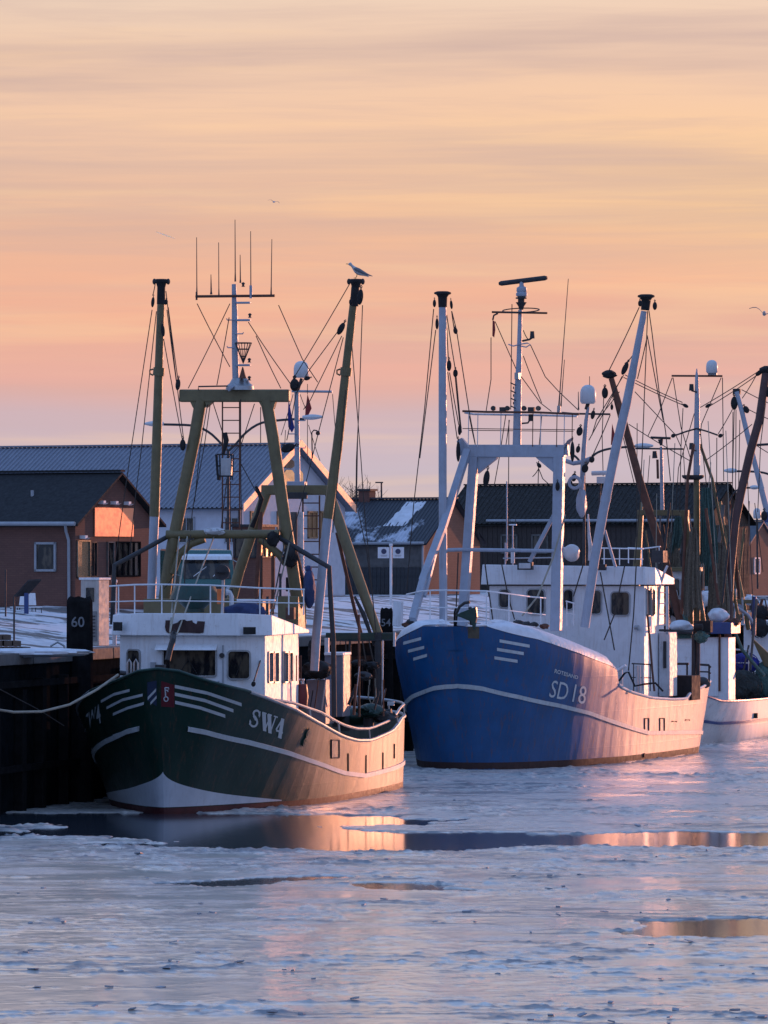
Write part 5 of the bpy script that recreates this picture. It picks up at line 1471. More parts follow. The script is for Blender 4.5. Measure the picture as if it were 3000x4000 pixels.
# ------------------------------------------------------------------ 2: the blue trawler
O2 = wpt(1805, 3008, FPX * CAM_H / 808); O2.z = 0
B1 = Ship(O2, R(18), 'royal blue trawler SD 18 with pale gantry, white wheelhouse and snow on its bow')
rail2 = [(-.95, 0), (-.92, .7), (-.6, 1.3), (.1, 2.0), (1.5, 2.75), (3.5, 3.3), (7, 3.6), (12, 3.7), (17, 3.6), (19.8, 3.25), (21.4, 2.4), (22, 1.2), (22.1, 0)]
wl2 = [(0, 0), (.06, .5), (.35, 1.1), (1.0, 1.65), (2.1, 2.15), (3.8, 2.75), (5.6, 3.1), (8, 3.4), (12.3, 3.5), (17, 3.35), (19.3, 2.9), (20.7, 2.1), (21.2, 1.1), (21.3, 0)]
railpx2 = [(1792, 2447), (1903, 2447), (2100, 2498), (2263, 2553), (2371, 2596), (2409, 2613), (2424, 2680), (2480, 2704), (2561, 2725), (2642, 2731), (2700, 2728), (2708, 2701), (2772, 2665)]
H2 = Hull(B1, rail2, wl2, railpx2, 2.75, ref=[(0, 4.5), (.35, 3.6), (.6, 2.6), (1, 2.8)], flare=1.45)
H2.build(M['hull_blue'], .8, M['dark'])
for sd in (1, -1): H2.strip('boot_stripe', paint('rusty_red_boot', (.045, .018, .016), .7, .3, .4, (.03, .02, .015)), 0, 1, lambda t: -.1, lambda t: .25, sd, .004)
ts2, zs2 = zprof(H2, [(1830, 2680), (1886, 2687), (2030, 2721), (2175, 2752), (2300, 2783), (2425, 2828), (2534, 2861), (2642, 2874), (2740, 2850)])
ts2 = [0] + ts2 + [1]; zs2 = [zs2[0] + .02] + zs2 + [zs2[-1] + .1]
for sd in (1, -1): H2.strip('rubbing_strake', paint('tarnished_white_line', (.46, .50, .52), .5, .15, .5, (.2, .13, .09)), 0, 1, lambda t: float(np.interp(t, ts2, zs2)) - .085, lambda t: float(np.interp(t, ts2, zs2)) + .05, sd, .05, 100)
for pts in ([(1951, 2503), (2068, 2524)], [(1941, 2536), (2045, 2553)], [(1931, 2569), (2021, 2583)]): stripe(H2, pts, 12, 1)
for pts in ([(1576, 2513), (1646, 2494)], [(1595, 2544), (1658, 2528)], [(1615, 2575), (1669, 2559)]): stripe(H2, pts, 12, -1)
H2.text('name_letters', 'ROTESAND', WHITE_LINE, [(2164, 2628), (2256, 2654), (2258, 2640), (2167, 2612)], 1, bold=.02)
H2.text('registration_letters', 'SD', WHITE_LINE, [(2142, 2722), (2212, 2737), (2224, 2669), (2158, 2656)], 1, bold=.0)
H2.text('registration_numerals', '18', WHITE_LINE, [(2233, 2741), (2284, 2752), (2292, 2682), (2246, 2672)], 1, bold=.0)
def t_at(H, px):
    return H.find(px, 2600)[0]
tp = float(np.interp(1905, [B1.proj(b, u, 0)[0] for u, b in H2.r[:80]], H2.tt[:80]))
te = float(np.interp(2409, [B1.proj(b, u, 0)[0] for u, b in H2.r[:80]], H2.tt[:80]))
# whaleback foredeck with its snow
for sd in (1, -1):
    rows = []
    for t in np.linspace(tp, te, 44):
        p = H2.pos(t, H2.zr(t), sd); e = min(1, (te - t) / .02 + .0); f = min(1, (t - tp) / .10 + .12)
        inw = V(-p.x, (9 - p.y) * .2, 0).normalized(); row = []
        for d_, hh in ((-.015, .0), (.02, .16 * f), (.12, .30 * f), (.35, .41 * f), (.8, .46 * f), (1.3, .47 * f)):
            row.append(p + inw * d_ + V(0, 0, hh * (.15 + .85 * min(1, e + .15)) + .01))
        rows.append(row)
    G().grid(rows).obj('whaleback_snow', snowy('thin_snow_on_paint', (.45, .47, .55), (.80, .80, .84), .60, .9, .45) if sd > 0 else M['snow'], B1.root, True)
rows = []
for t in np.linspace(.0, te, 30):
    p = H2.pos(t, H2.zr(t), 1); f = max(-.2, min(1, (t - tp) / .16))
    rows.append([V(p.x * k, p.y + .3 * (1 - abs(k)), p.z + .38 * f) for k in (-.9, -.5, 0, .5, .9)])
G().grid(rows).obj('foredeck', M['snow'], B1.root, True)
p = H2.pos(te, H2.zr(te), 1)
G().box((0, p.y, p.z - .5), (p.x * 1.85, .08, 1.5)).obj('foredeck_bulkhead', M['white_rust'], B1.root)
for sd in (1, -1):
    P = [H2.pos(t, H2.zr(t), sd) for t in np.linspace(te + .008, 1, 70)]
    G().tube(P, .05, 8).obj('bulwark_cap', M['white_rust'], B1.root, True)
for x0, y0, x1, y1 in ((2517, 2806, 2533, 2860), (2576, 2806, 2594, 2860), (2624, 2818, 2642, 2868), (2676, 2812, 2692, 2862)):
    q = [H2.find(x, y, 1) for x, y in ((x0, y1), (x1, y1), (x1, y0), (x0, y0))]
    G().tube([H2.on(t, z, 1, .015) for t, z in q], .022, 5, closed=True).obj('scupper_frame', M['rust'], B1.root)
t_, z_ = H2.find(2514, 2950); G().lathe(H2.on(t_, z_, 1, 0), [(.07, -.05), (.08, .05)], 10, H2.nrm(t_, z_)).obj('outlet_pipe', M['rust'], B1.root)
# rust stain plate and anchor at the stem
g = H2.stroke(G(), [(1828, 2470), (1872, 2472)], 46, 1, .007); g.obj('anchor_plate', paint('rust_stained_plate', (.09, .075, .05), .6, .4, .3, (.05, .04, .03)), B1.root)
an = empty('anchor', (0, 0, 0)); an.parent = B1.root
P = [B1.P(x, y, -1.35) for x, y in ((1778, 2405), (1800, 2392), (1858, 2370), (1862, 2410), (1850, 2462), (1838, 2428), (1800, 2412))]
G().prism(P, (0, .16, 0)).obj('fluke', M['dkgreen'], an, bevel=.02)
G().tube([B1.P(x, y, -1.2) for x, y in ((1783, 2395), (1795, 2370), (1815, 2355), (1835, 2352))], .05).obj('stock', 'dark', an, True)
G().tube([B1.P(1836, 2372, -1.3), B1.P(1842, 2440, -1.1)], .06).obj('shank', 'dark', an)
# bow rail
B1.rail([(1588, 2322), (1640, 2310), (1690, 2306), (1760, 2306), (1900, 2309), (1990, 2320), (2070, 2331), (2130, 2336)], [4.5, 2.2, .6, -.3, -.5, .6, 2.5, 4.2], [1680, 1742, 1900, 1988, 2112], lambda x: 2440 if x < 1905 else 2440 + (x - 1905) * .12, (.5, .9), 3.0)
# gantry
hu = 6.3
B1.beam('gantry_beam', (1826, 1761), (2208, 1762), hu, .42, .33, M['lightblue'], bevel=.02)
B1.beam('gantry_leg', (1853, 1775), (1806, 2445), hu, .30, .32, M['lightblue'], bevel=.03)
B1.beam('gantry_leg', (2185, 1775), (2172, 2465), hu, .34, .34, M['lightblue'], bevel=.03)
for s in ([(1868, 1776), (1945, 1776), (1938, 1792), (1866, 1850)], [(2083, 1776), (2170, 1776), (2170, 1852), (2098, 1792)], [(1866, 1776), (1866, 1830), (1820, 1805), (1815, 1776)]):
    G().prism([B1.P(x, y, hu - .1) for x, y in s], (0, .2, 0)).obj('gusset', M['lightblue'], B1.root)
B1.tube('crossbar', [(1700, 2150), (1800, 2147), (2165, 2152)], hu - .2, 7.5, M['lightblue'])
B1.beam('leg_brace', (1826, 1760), (1723, 2080), (hu - .1, hu - 2), .24, .24, M['lightblue'])
B1.beam('leg_brace', (1723, 2075), (1650, 2270), (hu - 2, hu - 3.2), .24, .24, M['lightblue'])
B1.beam('leg_brace', (1655, 2262), (1612, 2420), (hu - 3.2, hu - 4), .24, .24, M['lightblue'])
B1.beam('leg_brace', (1700, 2150), (1655, 2330), (hu - 2.4, hu - 3.4), .16, .16, M['lightblue'])
B1.beam('fore_post', (1556, 2350), (1553, 2445), 3.5, .28, .28, M['white'])
B1.beam('leg_brace', (2168, 2005), (2068, 2195), hu + .1, .13, .13, M['lightblue'])
for sx, sy in ((1798, 1752), (2228, 1752)):
    s_ = -1 if sx < 2000 else 1
    G().prism([B1.P(sx - 14, sy - 30, hu - .1), B1.P(sx + 4, sy - 42, hu - .1), B1.P(sx + 30 * -s_, sy - 12, hu - .1), B1.P(sx + 30 * -s_, sy + 22, hu - .1), B1.P(sx - 8, sy + 28, hu - .1)], (0, .2, 0)).obj('sheave_bracket', M['lightblue'], B1.root)
    B1.block(sx + s_ * 8, sy + 12, hu - .3, 9, 0, 4.5)
# mast and radar
B1.tube('mast', [(2019, 1745), (2022, 1560), (2028, 1400), (2032, 1210)], hu, [17, 15, 10.5, 8], M['lightblue'], 14)
k = B1.sc(hu)
G().lathe(B1.P(2036, 1210, hu), [(8 * k, 0), (12 * k, 14 * k), (20 * k, 26 * k), (22 * k, 29 * k), (13 * k, 30 * k), (13 * k, 42 * k), (22 * k, 43 * k), (22 * k, 48 * k), (12 * k, 50 * k)], 16).obj('radar_stand', 'dark', B1.root, True)
rd = G().lathe(B1.P(2038, 1162, hu), [(12 * k, 0), (22 * k, 6 * k), (23 * k, 16 * k), (18 * k, 20 * k), (21 * k, 26 * k), (20 * k, 38 * k), (10 * k, 44 * k), (9 * k, 62 * k)], 16).obj('radar_pedestal', M['lightblue'], B1.root, True)
B1.tube('radar_scanner', [(1949, 1108), (1958, 1107), (2128, 1086), (2138, 1085)], hu, [6, 10, 10, 6], 'dark', 10)
B1.tube('yard', [(1922, 1219), (2138, 1223)], hu - .1, 4.2, 'rust')
c = B1.P(2035, 1212, hu)
G().tube([c + V(.64 * math.cos(a), .64 * math.sin(a) * .6, .09 * math.sin(a)) for a in [2 * math.pi * i / 28 for i in range(28)]], .02, 6, closed=True).obj('aerial_hoop', 'dark', B1.root, True)
B1.tube('yard_bend', [(1945, 1224), (1929, 1232), (1925, 1250)], hu - .1, 3.5, 'dark')
P = [B1.P(x, y, hu - .2) for x, y in ((1924, 1250), (1932, 1256), (1934, 1290), (1930, 1318), (1923, 1312))]; G().prism(P, (0, .03, 0)).obj('pennant', M['flag_red'], B1.root)
B1.tube('lamp_bracket', [(2040, 1332), (2068, 1326), (2080, 1318)], hu, 4, 'dark'); B1.tube('floodlight', [(2079, 1322), (2079, 1294)], hu, [10, 8], 'dark')
B1.tube('bracket_ring', [(1986, 1345), (2005, 1352), (2030, 1345), (2060, 1340), (2072, 1346), (2055, 1356), (2035, 1352)], hu - .1, 2.5, M['lightblue'])
B1.box('mast_lamp', 2009, 1455, 2026, 1482, hu - .35, .2, M['steel'])
for i in range(7): B1.tube('cable_tray', [(1994 + (i % 2) * 12, 1495 + i * 15), (2014 - (i % 2) * 8, 1505 + i * 15)], hu - .2, 2.4, 'dark')
# lamp platform
B1.tube('light_bar', [(1807, 1606), (1900, 1609), (2100, 1611), (2262, 1618)], hu - .5, 4.5, 'rust')
B1.tube('light_bar', [(1815, 1612), (1850, 1618), (2100, 1622), (2255, 1626)], hu + .4, 4, M['white_rust'])
B1.tube('light_bar', [(1807, 1674), (2246, 1679)], hu - .4, 1.7, 'rust'); B1.tube('light_bar', [(1830, 1681), (2240, 1685)], hu + .3, 1.6, 'rust')
for x in (1831, 1867, 1957, 2082, 2113, 2176, 2205, 2236): B1.tube('light_bar_post', [(x, 1614), (x - 2, 1745)], hu - .2, 1.8, M['white_rust'] if x % 2 else 'rust', 6)
for x in (1928, 1983, 2048, 2104): B1.lampp(x, 1595, hu - .5, 10)
for x in (1962, 2073): B1.box('lamp_box', x - 12, 1590, x + 12, 1610, hu - .5, .2, 'dark')
B1.tube('lamp_bracket', [(2038, 1654), (2062, 1652), (2070, 1640)], hu - .2, 3.5, 'dark'); B1.tube('floodlight', [(2073, 1645), (2072, 1618)], hu - .2, [10, 8], 'dark')
B1.whip(2183, 1588, 1089, hu + .2, 2.6, 2220); B1.whip(2191, 1588, 1405, hu + .3, 2.6, 2205); B1.tube('aerial_base', [(2182, 1612), (2183, 1585)], hu, 7, M['steel'])
B1.whip(2260, 1600, 1530, hu, 3, 2259)
# outrigger booms
B1.tube('outrigger_boom', [(1729, 1195), (1729, 1500), (1729, 1850), (1732, 2448)], hu - 1.6, [15, 16, 16, 16], M['lightblue'], 14)
B1.tube('outrigger_boom', [(2516, 1215), (2486, 1380), (2447, 1580), (2404, 1760), (2356, 2000), (2322, 2190), (2284, 2450)], hu - .2, [12, 15, 18, 19, 19, 19, 18], M['lightblue'], 14)
for x, y, dx in ((1729, 1200, 0), (2520, 1212, 4)):
    B1.tube('boom_sleeve', [(x, y), (x + dx, y - 40)], hu - (1.6 if x < 2000 else .2), [17, 19], 'black', 12)
    c = B1.P(x + dx, y - 40, hu - (1.6 if x < 2000 else .2))
    G().lathe(c, [(19 * k, 0), (24 * k, 8 * k), (34 * k, 12 * k), (33 * k, 18 * k), (22 * k, 22 * k), (.01, 23 * k)], 14).obj('boom_head', 'black', B1.root, True)
B1.tube('boom_band', [(2368, 1940), (2364, 1960)], hu - .2, 21, M['lightblue']); B1.beam('boom_stay', (2362, 2070), (2404, 2215), hu, .09, .09, M['lightblue'])
for x, y, r, tl_, L in ((1697, 1185, 7, 0, 2.2), (1707, 1265, 7, 0, 3.2), (1763, 1190, 6, -.1, 3), (1779, 1292, 9, -.2, 1.5), (1754, 1428, 10, 0, 2.2), (1779, 1458, 10, 0, 1.6), (1796, 1678, 8, .05, 2.8), (2441, 1440, 11, .45, 2.4), (2558, 1195, 9, 0, 1.8), (2500, 1185, 8, 0, 1.6)):
    B1.block(x, y, hu - .8, r, tl_, L)
B1.ropes([[(1694, 1207), (1658, 1603), (1636, 1795), (1616, 1970), (1589, 2303)], [(1702, 1289), (1663, 1603), (1640, 1790)], [(1765, 1217), (1783, 1289), (1831, 1598), (1856, 1733)], [(1749, 1453), (1786, 1714)], [(1756, 1455), (1792, 1660)],
          [(1778, 1473), (1798, 1675)], [(1782, 1473), (1803, 1690)], [(1745, 1230), (1778, 1440)], [(1764, 1215), (1775, 1290)], [(1745, 1280), (1752, 1410)]], hu - 1.2, 2.0)
B1.ropes([[(1934, 1256), (2019, 1448), (2111, 1574), (2154, 1607)], [(2072, 1347), (2130, 1472), (2183, 1530), (2260, 1603)], [(2044, 1390), (2116, 1574)], [(2044, 1290), (2062, 1325)], [(2000, 1188), (1995, 1600)], [(1918, 1318), (1918, 1482), (1899, 1605)],
          [(1976, 1620), (1950, 1790), (1930, 1900)], [(1988, 1640), (1985, 2150)], [(1833, 1625), (1857, 1740)], [(1990, 1640), (1976, 1740)], [(2116, 1625), (2106, 1740)], [(2104, 1830), (2120, 1870), (2142, 1890)], [(2104, 1830), (2080, 1862)], [(2104, 1800), (2102, 1888)]], hu, 1.8)
B1.ropes([[(2497, 1200), (2378, 1449)], [(2470, 1390), (2440, 1420)], [(2530, 1215), (2508, 1782), (2499, 1975), (2480, 2200)], [(2535, 1215), (2547, 1300), (2576, 1541), (2600, 1686), (2619, 1879)], [(2528, 1310), (2565, 1510), (2590, 1640)], [(2527, 1320), (2490, 1480)],
          [(2436, 1465), (2330, 1640), (2312, 1700)], [(2430, 1470), (2300, 1720)], [(2384, 1620), (2310, 1790)]], hu - .1, 2.0)
B1.ropes([[(2208, 2010), (2160, 2180), (2100, 2330), (2040, 2405)]], [hu - .5, hu - 2], 3.6, 'rope_light')
for L in ([(1960, 2205), (1985, 2330), (2010, 2420)], [(1895, 2210), (1925, 2420)], [(2345, 2235), (2375, 2400), (2400, 2540)], [(2440, 2210), (2400, 2400), (2360, 2500)], [(2485, 2210), (2475, 2400), (2455, 2620)], [(2280, 2200), (2240, 2330)], [(1865, 2070), (1890, 2160), (1910, 2330)], [(1660, 2200), (1600, 2420)], [(1790, 2160), (1780, 2430)]):
    B1.rope(L, hu + 2, 2.6)
B1.block(1900, 1870, hu - .4, 13, .15, 2.6); B1.block(2106, 1818, hu - .2, 8, -.7, 1.4); B1.block(2178, 1900, hu - .3, 9, 0, 2)
# second mast, radome, small radar
mu = 8.5
B1.tube('aft_mast', [(2268, 2000), (2280, 1760), (2290, 1640), (2298, 1590)], mu, [10, 9.5, 8, 6], M['lightblue'], 12)
B1.radome(2297, 1503, 1577, 31, mu); B1.whip(2303, 1505, 1470, mu, 1.6)
B1.tube('yard', [(2196, 1612), (2240, 1616), (2384, 1618)], mu, 4, 'dark')
B1.tube('radome_arm', [(2290, 1600), (2298, 1572)], mu, 8, 'dark')
for x, y, r, L in ((2264, 1685, 13, 1.4), (2316, 1620, 9, 2), (2258, 1755, 9, 1.6), (2242, 1865, 11, 1.5), (2285, 1830, 14, 1.2), (2312, 1795, 11, 1.2), (2225, 1890, 12, 1.3)): B1.block(x, y, mu - .2, r, .2, L)
B1.tube('winch_arm', [(2210, 1800), (2240, 1810), (2275, 1805), (2310, 1790)], mu, 9, M['lightblue'])
G().tube([B1.P(2245 + 22 * math.cos(a), 1885 + 22 * math.sin(a), mu - .3) for a in [2 * math.pi * i / 16 for i in range(16)]], .06, 6, closed=True).obj('power_block_ring', M['lightblue'], B1.root, True)
lump(B1.root, B1.P(2272, 1965, mu), (.17, .2, .5), M['lightblue'], 'power_block', 14, 18, .3)
B1.box('radar_box', 2330, 1862, 2364, 1888, mu + .5, .35, M['radome']); B1.tube('radar_scanner', [(2312, 1849), (2390, 1846)], mu + .6, 9, M['radome']); B1.tube('radar_post', [(2345, 1888), (2340, 2010)], mu + .7, 4, 'dark')
B1.tube('lit_spar', [(2297, 2008), (2300, 2080), (2307, 2140), (2302, 2190)], mu - .5, [3, 6, 9, 6], M['orange'] if False else M['white_rust'])
lump(B1.root, B1.P(2233, 2160, 8), (.28, .25, .3), M['radome'], 'canvas_bundle', 21, 18, .18)
# wheelhouse
wu = 12.1
w2 = empty('wheelhouse', (0, 0, 0)); w2.parent = B1.root
a = B1.P(1912, 2280, wu); b = B1.P(2517, 2280, wu)
x0, x1 = a.x, b.x
G().loft([V(x, y, 1.9) for x, y in ((x0, wu), (x1, wu), (x1, wu + 2.6), (x0, wu + 2.6))], [V(x, y, 6.0) for x, y in ((x0, wu), (x1, wu), (x1, wu + 2.6), (x0, wu + 2.6))]).obj('wall', M['white'], w2)
zb = B1.P(2200, 2284, wu - .25).z; zt_ = B1.P(2200, 2207, wu - .25).z
vb = [(x0 - .25, wu - .22), (x1 + .1, wu - .22), (x1 + .3, wu + .4), (x1 + .3, wu + 2.9), (x0 - .25, wu + 2.9)]
vt = [(x0 - .2, wu - .20), (x1 + .08, wu - .20), (x1 + .28, wu + .4), (x1 + .3, wu + 2.9), (x0 - .2, wu + 2.9)]
G().loft([V(x, y, zb) for x, y in vb], [V(x, y, z) for (x, y), z in zip(vt, (zt_ + .02, zt_ - .06, zt_ - .08, zb + .22, zb + .22))]).obj('visor', M['white'], w2, bevel=.02)
FW = (V(x0, wu, 0), V(x1, wu, 0)); SW = (V(x1, wu, 0), V(x1, wu + 2.6, 0))
for q in ((1952, 2304, 1990, 2372), (2062, 2304, 2126, 2396), (2204, 2305, 2238, 2380), (2306, 2308, 2348, 2397), (2389, 2314, 2458, 2402)): B1.win(w2, *q, *FW, rad=.12)
for q in ((2524, 2305, 2538, 2402), (2543, 2305, 2555, 2402)): B1.win(w2, *q, *SW, rad=.03)
B1.box('floodlight_case', 2020, 2195, 2078, 2226, wu - .7, .22, 'dark', w2); B1.box('floodlight_case', 2330, 2204, 2364, 2228, wu - .7, .2, 'dark', w2)
lf = B1.box('floodlight_glass', 2026, 2200, 2072, 2221, wu - .73, .04, M['radome'], w2)
B1.tube('vent', [(2478, 2452), (2492, 2450), (2496, 2462)], wu - .15, [8, 10, 6], M['zinc'], parent=w2)
# roof rails and fittings
B1.rail([(2170, 2140), (2240, 2140)], wu + .3, [2175], 2205, (), 2.4)
B1.rail([(2350, 2141), (2512, 2144)], wu + .3, [2360, 2420, 2508], 2208, (.62,), 2.6)
B1.rail([(2452, 2140), (2512, 2143), (2580, 2135)], wu + 1.8, [2455, 2575], 2200, (), 2.6)
for x, y0, y1 in ((1980, 2140, 1880), (2003, 2190, 2050), (1974, 2195, 2120)): B1.tube('roof_pole', [(x, y0 + 50), (x, y1)], wu + .4, 3, M['lightblue'])
B1.tube('tee_aerial', [(1988, 2050), (2018, 2050)], wu + .4, 3, M['white']); B1.whip(1992, 2048, 2024, wu + .4, 2); B1.whip(2014, 2048, 2020, wu + .4, 2)
B1.tube('life_ring_post', [(2003, 2200), (2003, 2140)], wu + .2, 8, M['white_rust']); B1.tube('roof_bar', [(1965, 2181), (2160, 2178)], wu + .3, 2.5, M['zinc'])
B1.box('roof_locker', 2545, 2150, 2590, 2198, wu + 1.6, .6, M['dark'])
# after house and ladder
B1.box('after_house', 2574, 2470, 2616, 2720, wu + 1.8, 1.0, M['white_rust'])
B1.box('house_door', 2590, 2505, 2602, 2610, wu + 1.74, .05, 'dark')
B1.tube('ladder_post', [(2605, 2290), (2607, 2478)], wu + 1.4, 7, M['lightblue']); B1.ladder(2570, 2604, 2290, 2470, wu + 1.3, 42, M['white'], rpx=3)
B1.tube('awning_strut', [(2607, 2210), (2594, 2238), (2576, 2300), (2570, 2440)], wu + 1.2, 5, M['white_rust'])
B1.tube('deck_edge', [(2575, 2462), (2640, 2464), (2705, 2472)], wu + 1.2, 5, 'dark')
# deck clutter amidships
B1.rail([(2468, 2592), (2545, 2596)], 9.5, [2475, 2540], 2700, (.5,), 2.6, 'dark')
for x in (2425, 2487, 2497, 2510): B1.tube('deck_post', [(x, 2600), (x + 2, 2700)], 9.2, 5 if x > 2430 else 7, M['white_rust'])
B1.tube('hose', [(2418, 2660), (2440, 2630), (2455, 2625), (2480, 2680), (2520, 2672), (2560, 2668), (2590, 2700)], 8.6, 4, 'black')
B1.ropes([[(2529, 2400), (2540, 2520), (2548, 2620), (2556, 2700)]], 9, 4.5, 'rust')
B1.tube('fore_knee', [(2400, 2630), (2425, 2612), (2445, 2600)], 8.2, 7, M['white'])
B1.box('net_bin', 2612, 2640, 2702, 2735, 15.5, 1.2, 'black'); lump(B1.root, B1.P(2620, 2600, 15.6), (.22, .3, .55), M['black'], 'net_heap', 31, 18, .4, 8)
B1.tube('stern_post', [(2711, 2470), (2709, 2700)], 17, 9, 'dark'); B1.tube('stern_post', [(2727, 2500), (2726, 2700)], 17, 8, 'dark')
B1.box('gallows_head', 2708, 2425, 2775, 2470, 16.9, .35, 'black'); B1.tube('gallows_sheave', [(2712, 2450), (2745, 2450)], 16.6, 14, 'black'); 
lump(B1.root, B1.P(2738, 2488, 16.8), (.22, .2, .22), M['net_green'], 'net_bundle', 33, 18, .5, 10)
B1.rail([(2636, 2593), (2690, 2593)], 17.5, [2684], 2640, (), 4.5, 'dark'); B1.rail([(2735, 2596), (2768, 2598), (2776, 2608)], 18.5, [2770], 2665, (.4,), 4.5, 'dark')
lump(B1.root, B1.P(2742, 2668, 18.2), (.3, .3, .22), M['dark'], 'stern_cover', 36, 18, .15)

# deck litter forward
for x, y in ((2025, 2432), (2055, 2438), (2085, 2440), (2128, 2446), (1590, 2440), (1605, 2428)): lump(B1.root, B1.P(x, y, 3.2), (.16, .14, .09), M['dark'] if x % 2 else M['rust'], 'rope_coil', int(x), 12, .3, 6)
# foredeck gear
B1.tube('windlass', [(1925, 2440), (1965, 2440)], 2.2, 12, 'dark', 12); B1.rail([(2210, 2348), (2246, 2358)], 8.2, [2214, 2240], 2445, (.5,), 2.8)

# ------------------------------------------------------------------ the trawlers farther along the quay
def far_hull(S, L, B, zbow, zmid, zst, mat, strake=None, boot=True, cap='white_rust'):
    rail = [(-.8, 0), (-.72, .16 * B), (-.2, .36 * B), (.6, .58 * B), (1.9, .80 * B), (3.8, .95 * B), (L * .35, B), (L * .55, B), (L * .8, B * .98), (L * .91, B * .88), (L * .97, B * .62), (L * .99, B * .3), (L, 0)]
    wl = [(0, 0), (.2, .08 * B), (.9, .22 * B), (2, .40 * B), (3.5, .62 * B), (5, .8 * B), (L * .4, .93 * B), (L * .6, B * .96), (L * .8, B * .93), (L * .9, B * .8), (L * .96, B * .5), (L * .98, B * .25), (L * .985, 0)]
    H = Hull(S, rail, wl, None, zst, flare=1.4, port_z=[(0, zbow), (.1, zbow * .9), (.22, zbow * .45 + zmid * .55), (.38, zmid), (.7, zmid * .94), (.9, zst), (1, zst + .1)])
    H.build(mat, .8, M['dark'])
    if boot:
        for sd in (1, -1): H.strip('boot_stripe', M['boot'], 0, 1, lambda t: -.1, lambda t: .12, sd, .004)
    if strake:
        for sd in (1, -1): H.strip('rubbing_strake', strake, .05, 1, lambda t: H.zr(t) * .48 - .05, lambda t: H.zr(t) * .48 + .04, sd, .05, 70)
    for sd in (1, -1):
        G().tube([H.pos(t, H.zr(t), sd) for t in np.linspace(0, 1, 70)], .045, 6).obj('bulwark_cap', M[cap] if isinstance(cap, str) else cap, S.root, True)
    return H

# 3: white hulled trawler on the right
O3 = V(1500 and 9.2, 209.5, 0)
C1 = Ship(O3, R(15), 'white hulled trawler with blue line and heaped nets behind the blue one')
H3 = far_hull(C1, 16.6, 3.15, 3.1, 1.62, 1.80, M['hull_white'], M['blue_rim'], False, M['blue_rim'])
cu = 9.0
C1.tube('mast', [(2722, 2560), (2722, 2200), (2721, 1868)], cu, [13, 13, 12], M['ochre'], 12)
C1.tube('topmast', [(2721, 1870), (2722, 1700), (2723, 1560), (2722, 1470), (2722, 1440)], cu, [13, 12, 10, 7, 2], M['lightblue'], 12)
c = C1.P(2707, 1872, cu); k = C1.sc(cu)
G().lathe(c, [(26 * k, -.02), (40 * k, 4 * k), (44 * k, 10 * k), (44 * k, 16 * k)], 16).obj('crow_platform', 'dark', C1.root, True)
C1.tube('yard', [(2624, 1468), (2822, 1469)], cu, 4, M['rust']); C1.radome(2781, 1406, 1458, 23, cu); C1.box('radome_base', 2765, 1456, 2798, 1466, cu, .2, M['zinc'])
for x, y in ((2701, 1512), (2701, 1742)): C1.tube('floodlight', [(x, y + 14), (x, y - 12)], cu - .1, [10, 8], 'dark'); C1.tube('lamp_bracket', [(x, y + 14), (2722, y + 20)], cu - .1, 3, 'dark')
for d in (-1, 1):
    C1.tube('cross_arm', [(2722, 1674), (2722 + d * 40, 1685), (2722 + d * 82, 1700)], cu - .1, 3.4, 'dark'); C1.block(2722 + d * 92, 1702, cu - .1, 8, 1.2, 1.2); C1.block(2722 + d * 44, 1585, cu - .1, 7, 1.1 * d, 1.8)
    C1.tube('mast_strut', [(2722 + d * 12, 1735), (2722 + (-36 if d < 0 else 60), 1870), (2722 + (-60 if d < 0 else 160), 2400)], cu + .6 * d, 6, 'rust' if d < 0 else M['ochre'])
# booms
C1.tube('outrigger_boom', [(2388, 1478), (2427, 1613), (2460, 1734), (2499, 1879), (2528, 1975), (2600, 2200), (2655, 2420), (2680, 2520)], [cu, cu, cu, cu, cu, cu, cu - .3, cu - .5], [11, 14, 15, 16, 17, 17, 15, 13], 'rust', 12)
C1.tube('outrigger_boom', [(2993, 1450), (2967, 1637), (2933, 1758), (2894, 1927), (2872, 2040), (2852, 2250), (2843, 2520)], cu, [16, 17, 17, 17, 17, 16, 15], paint('dark_red_brown', (.085, .045, .045), .5, .3, .3), 12)
for x, y in ((2380, 1462), (2994, 1446)):
    lump(C1.root, C1.P(x, y, cu), (.26, .2, .17), M['black'], 'boom_head', int(x), 14, .4)
C1.tube('aft_boom', [(2668, 2000), (2697, 2160), (2739, 2400), (2750, 2480)], cu + 1, 15, M['ochre'], 10)
C1.beam('gantry_beam', (2492, 2003), (2690, 2003), cu + 1.5, .22, .24, M['ochre']); C1.beam('gantry_leg', (2503, 2010), (2482, 2420), cu + 1.5, .2, .2, M['ochre']); C1.beam('gantry_leg', (2680, 2010), (2700, 2440), cu + 1.5, .2, .2, M['ochre'])
C1.tube('radar_mast', [(2587, 1995), (2583, 1745)], cu + 1.5, [8, 6], M['lightblue']); C1.tube('yard', [(2482, 1752), (2670, 1754)], cu + 1.5, 3.6, 'dark'); C1.tube('radar_scanner', [(2542, 1709), (2620, 1712)], cu + 1.5, 5, 'dark'); C1.tube('radar_stand', [(2583, 1740), (2580, 1716)], cu + 1.5, [5, 11], 'dark')
C1.tube('floodlight', [(2558, 1790), (2557, 1762)], cu + 1.4, [11, 8], 'dark'); C1.tube('pennant', [(2568, 1795), (2570, 1870)], cu + 1.4, 5, 'rust')
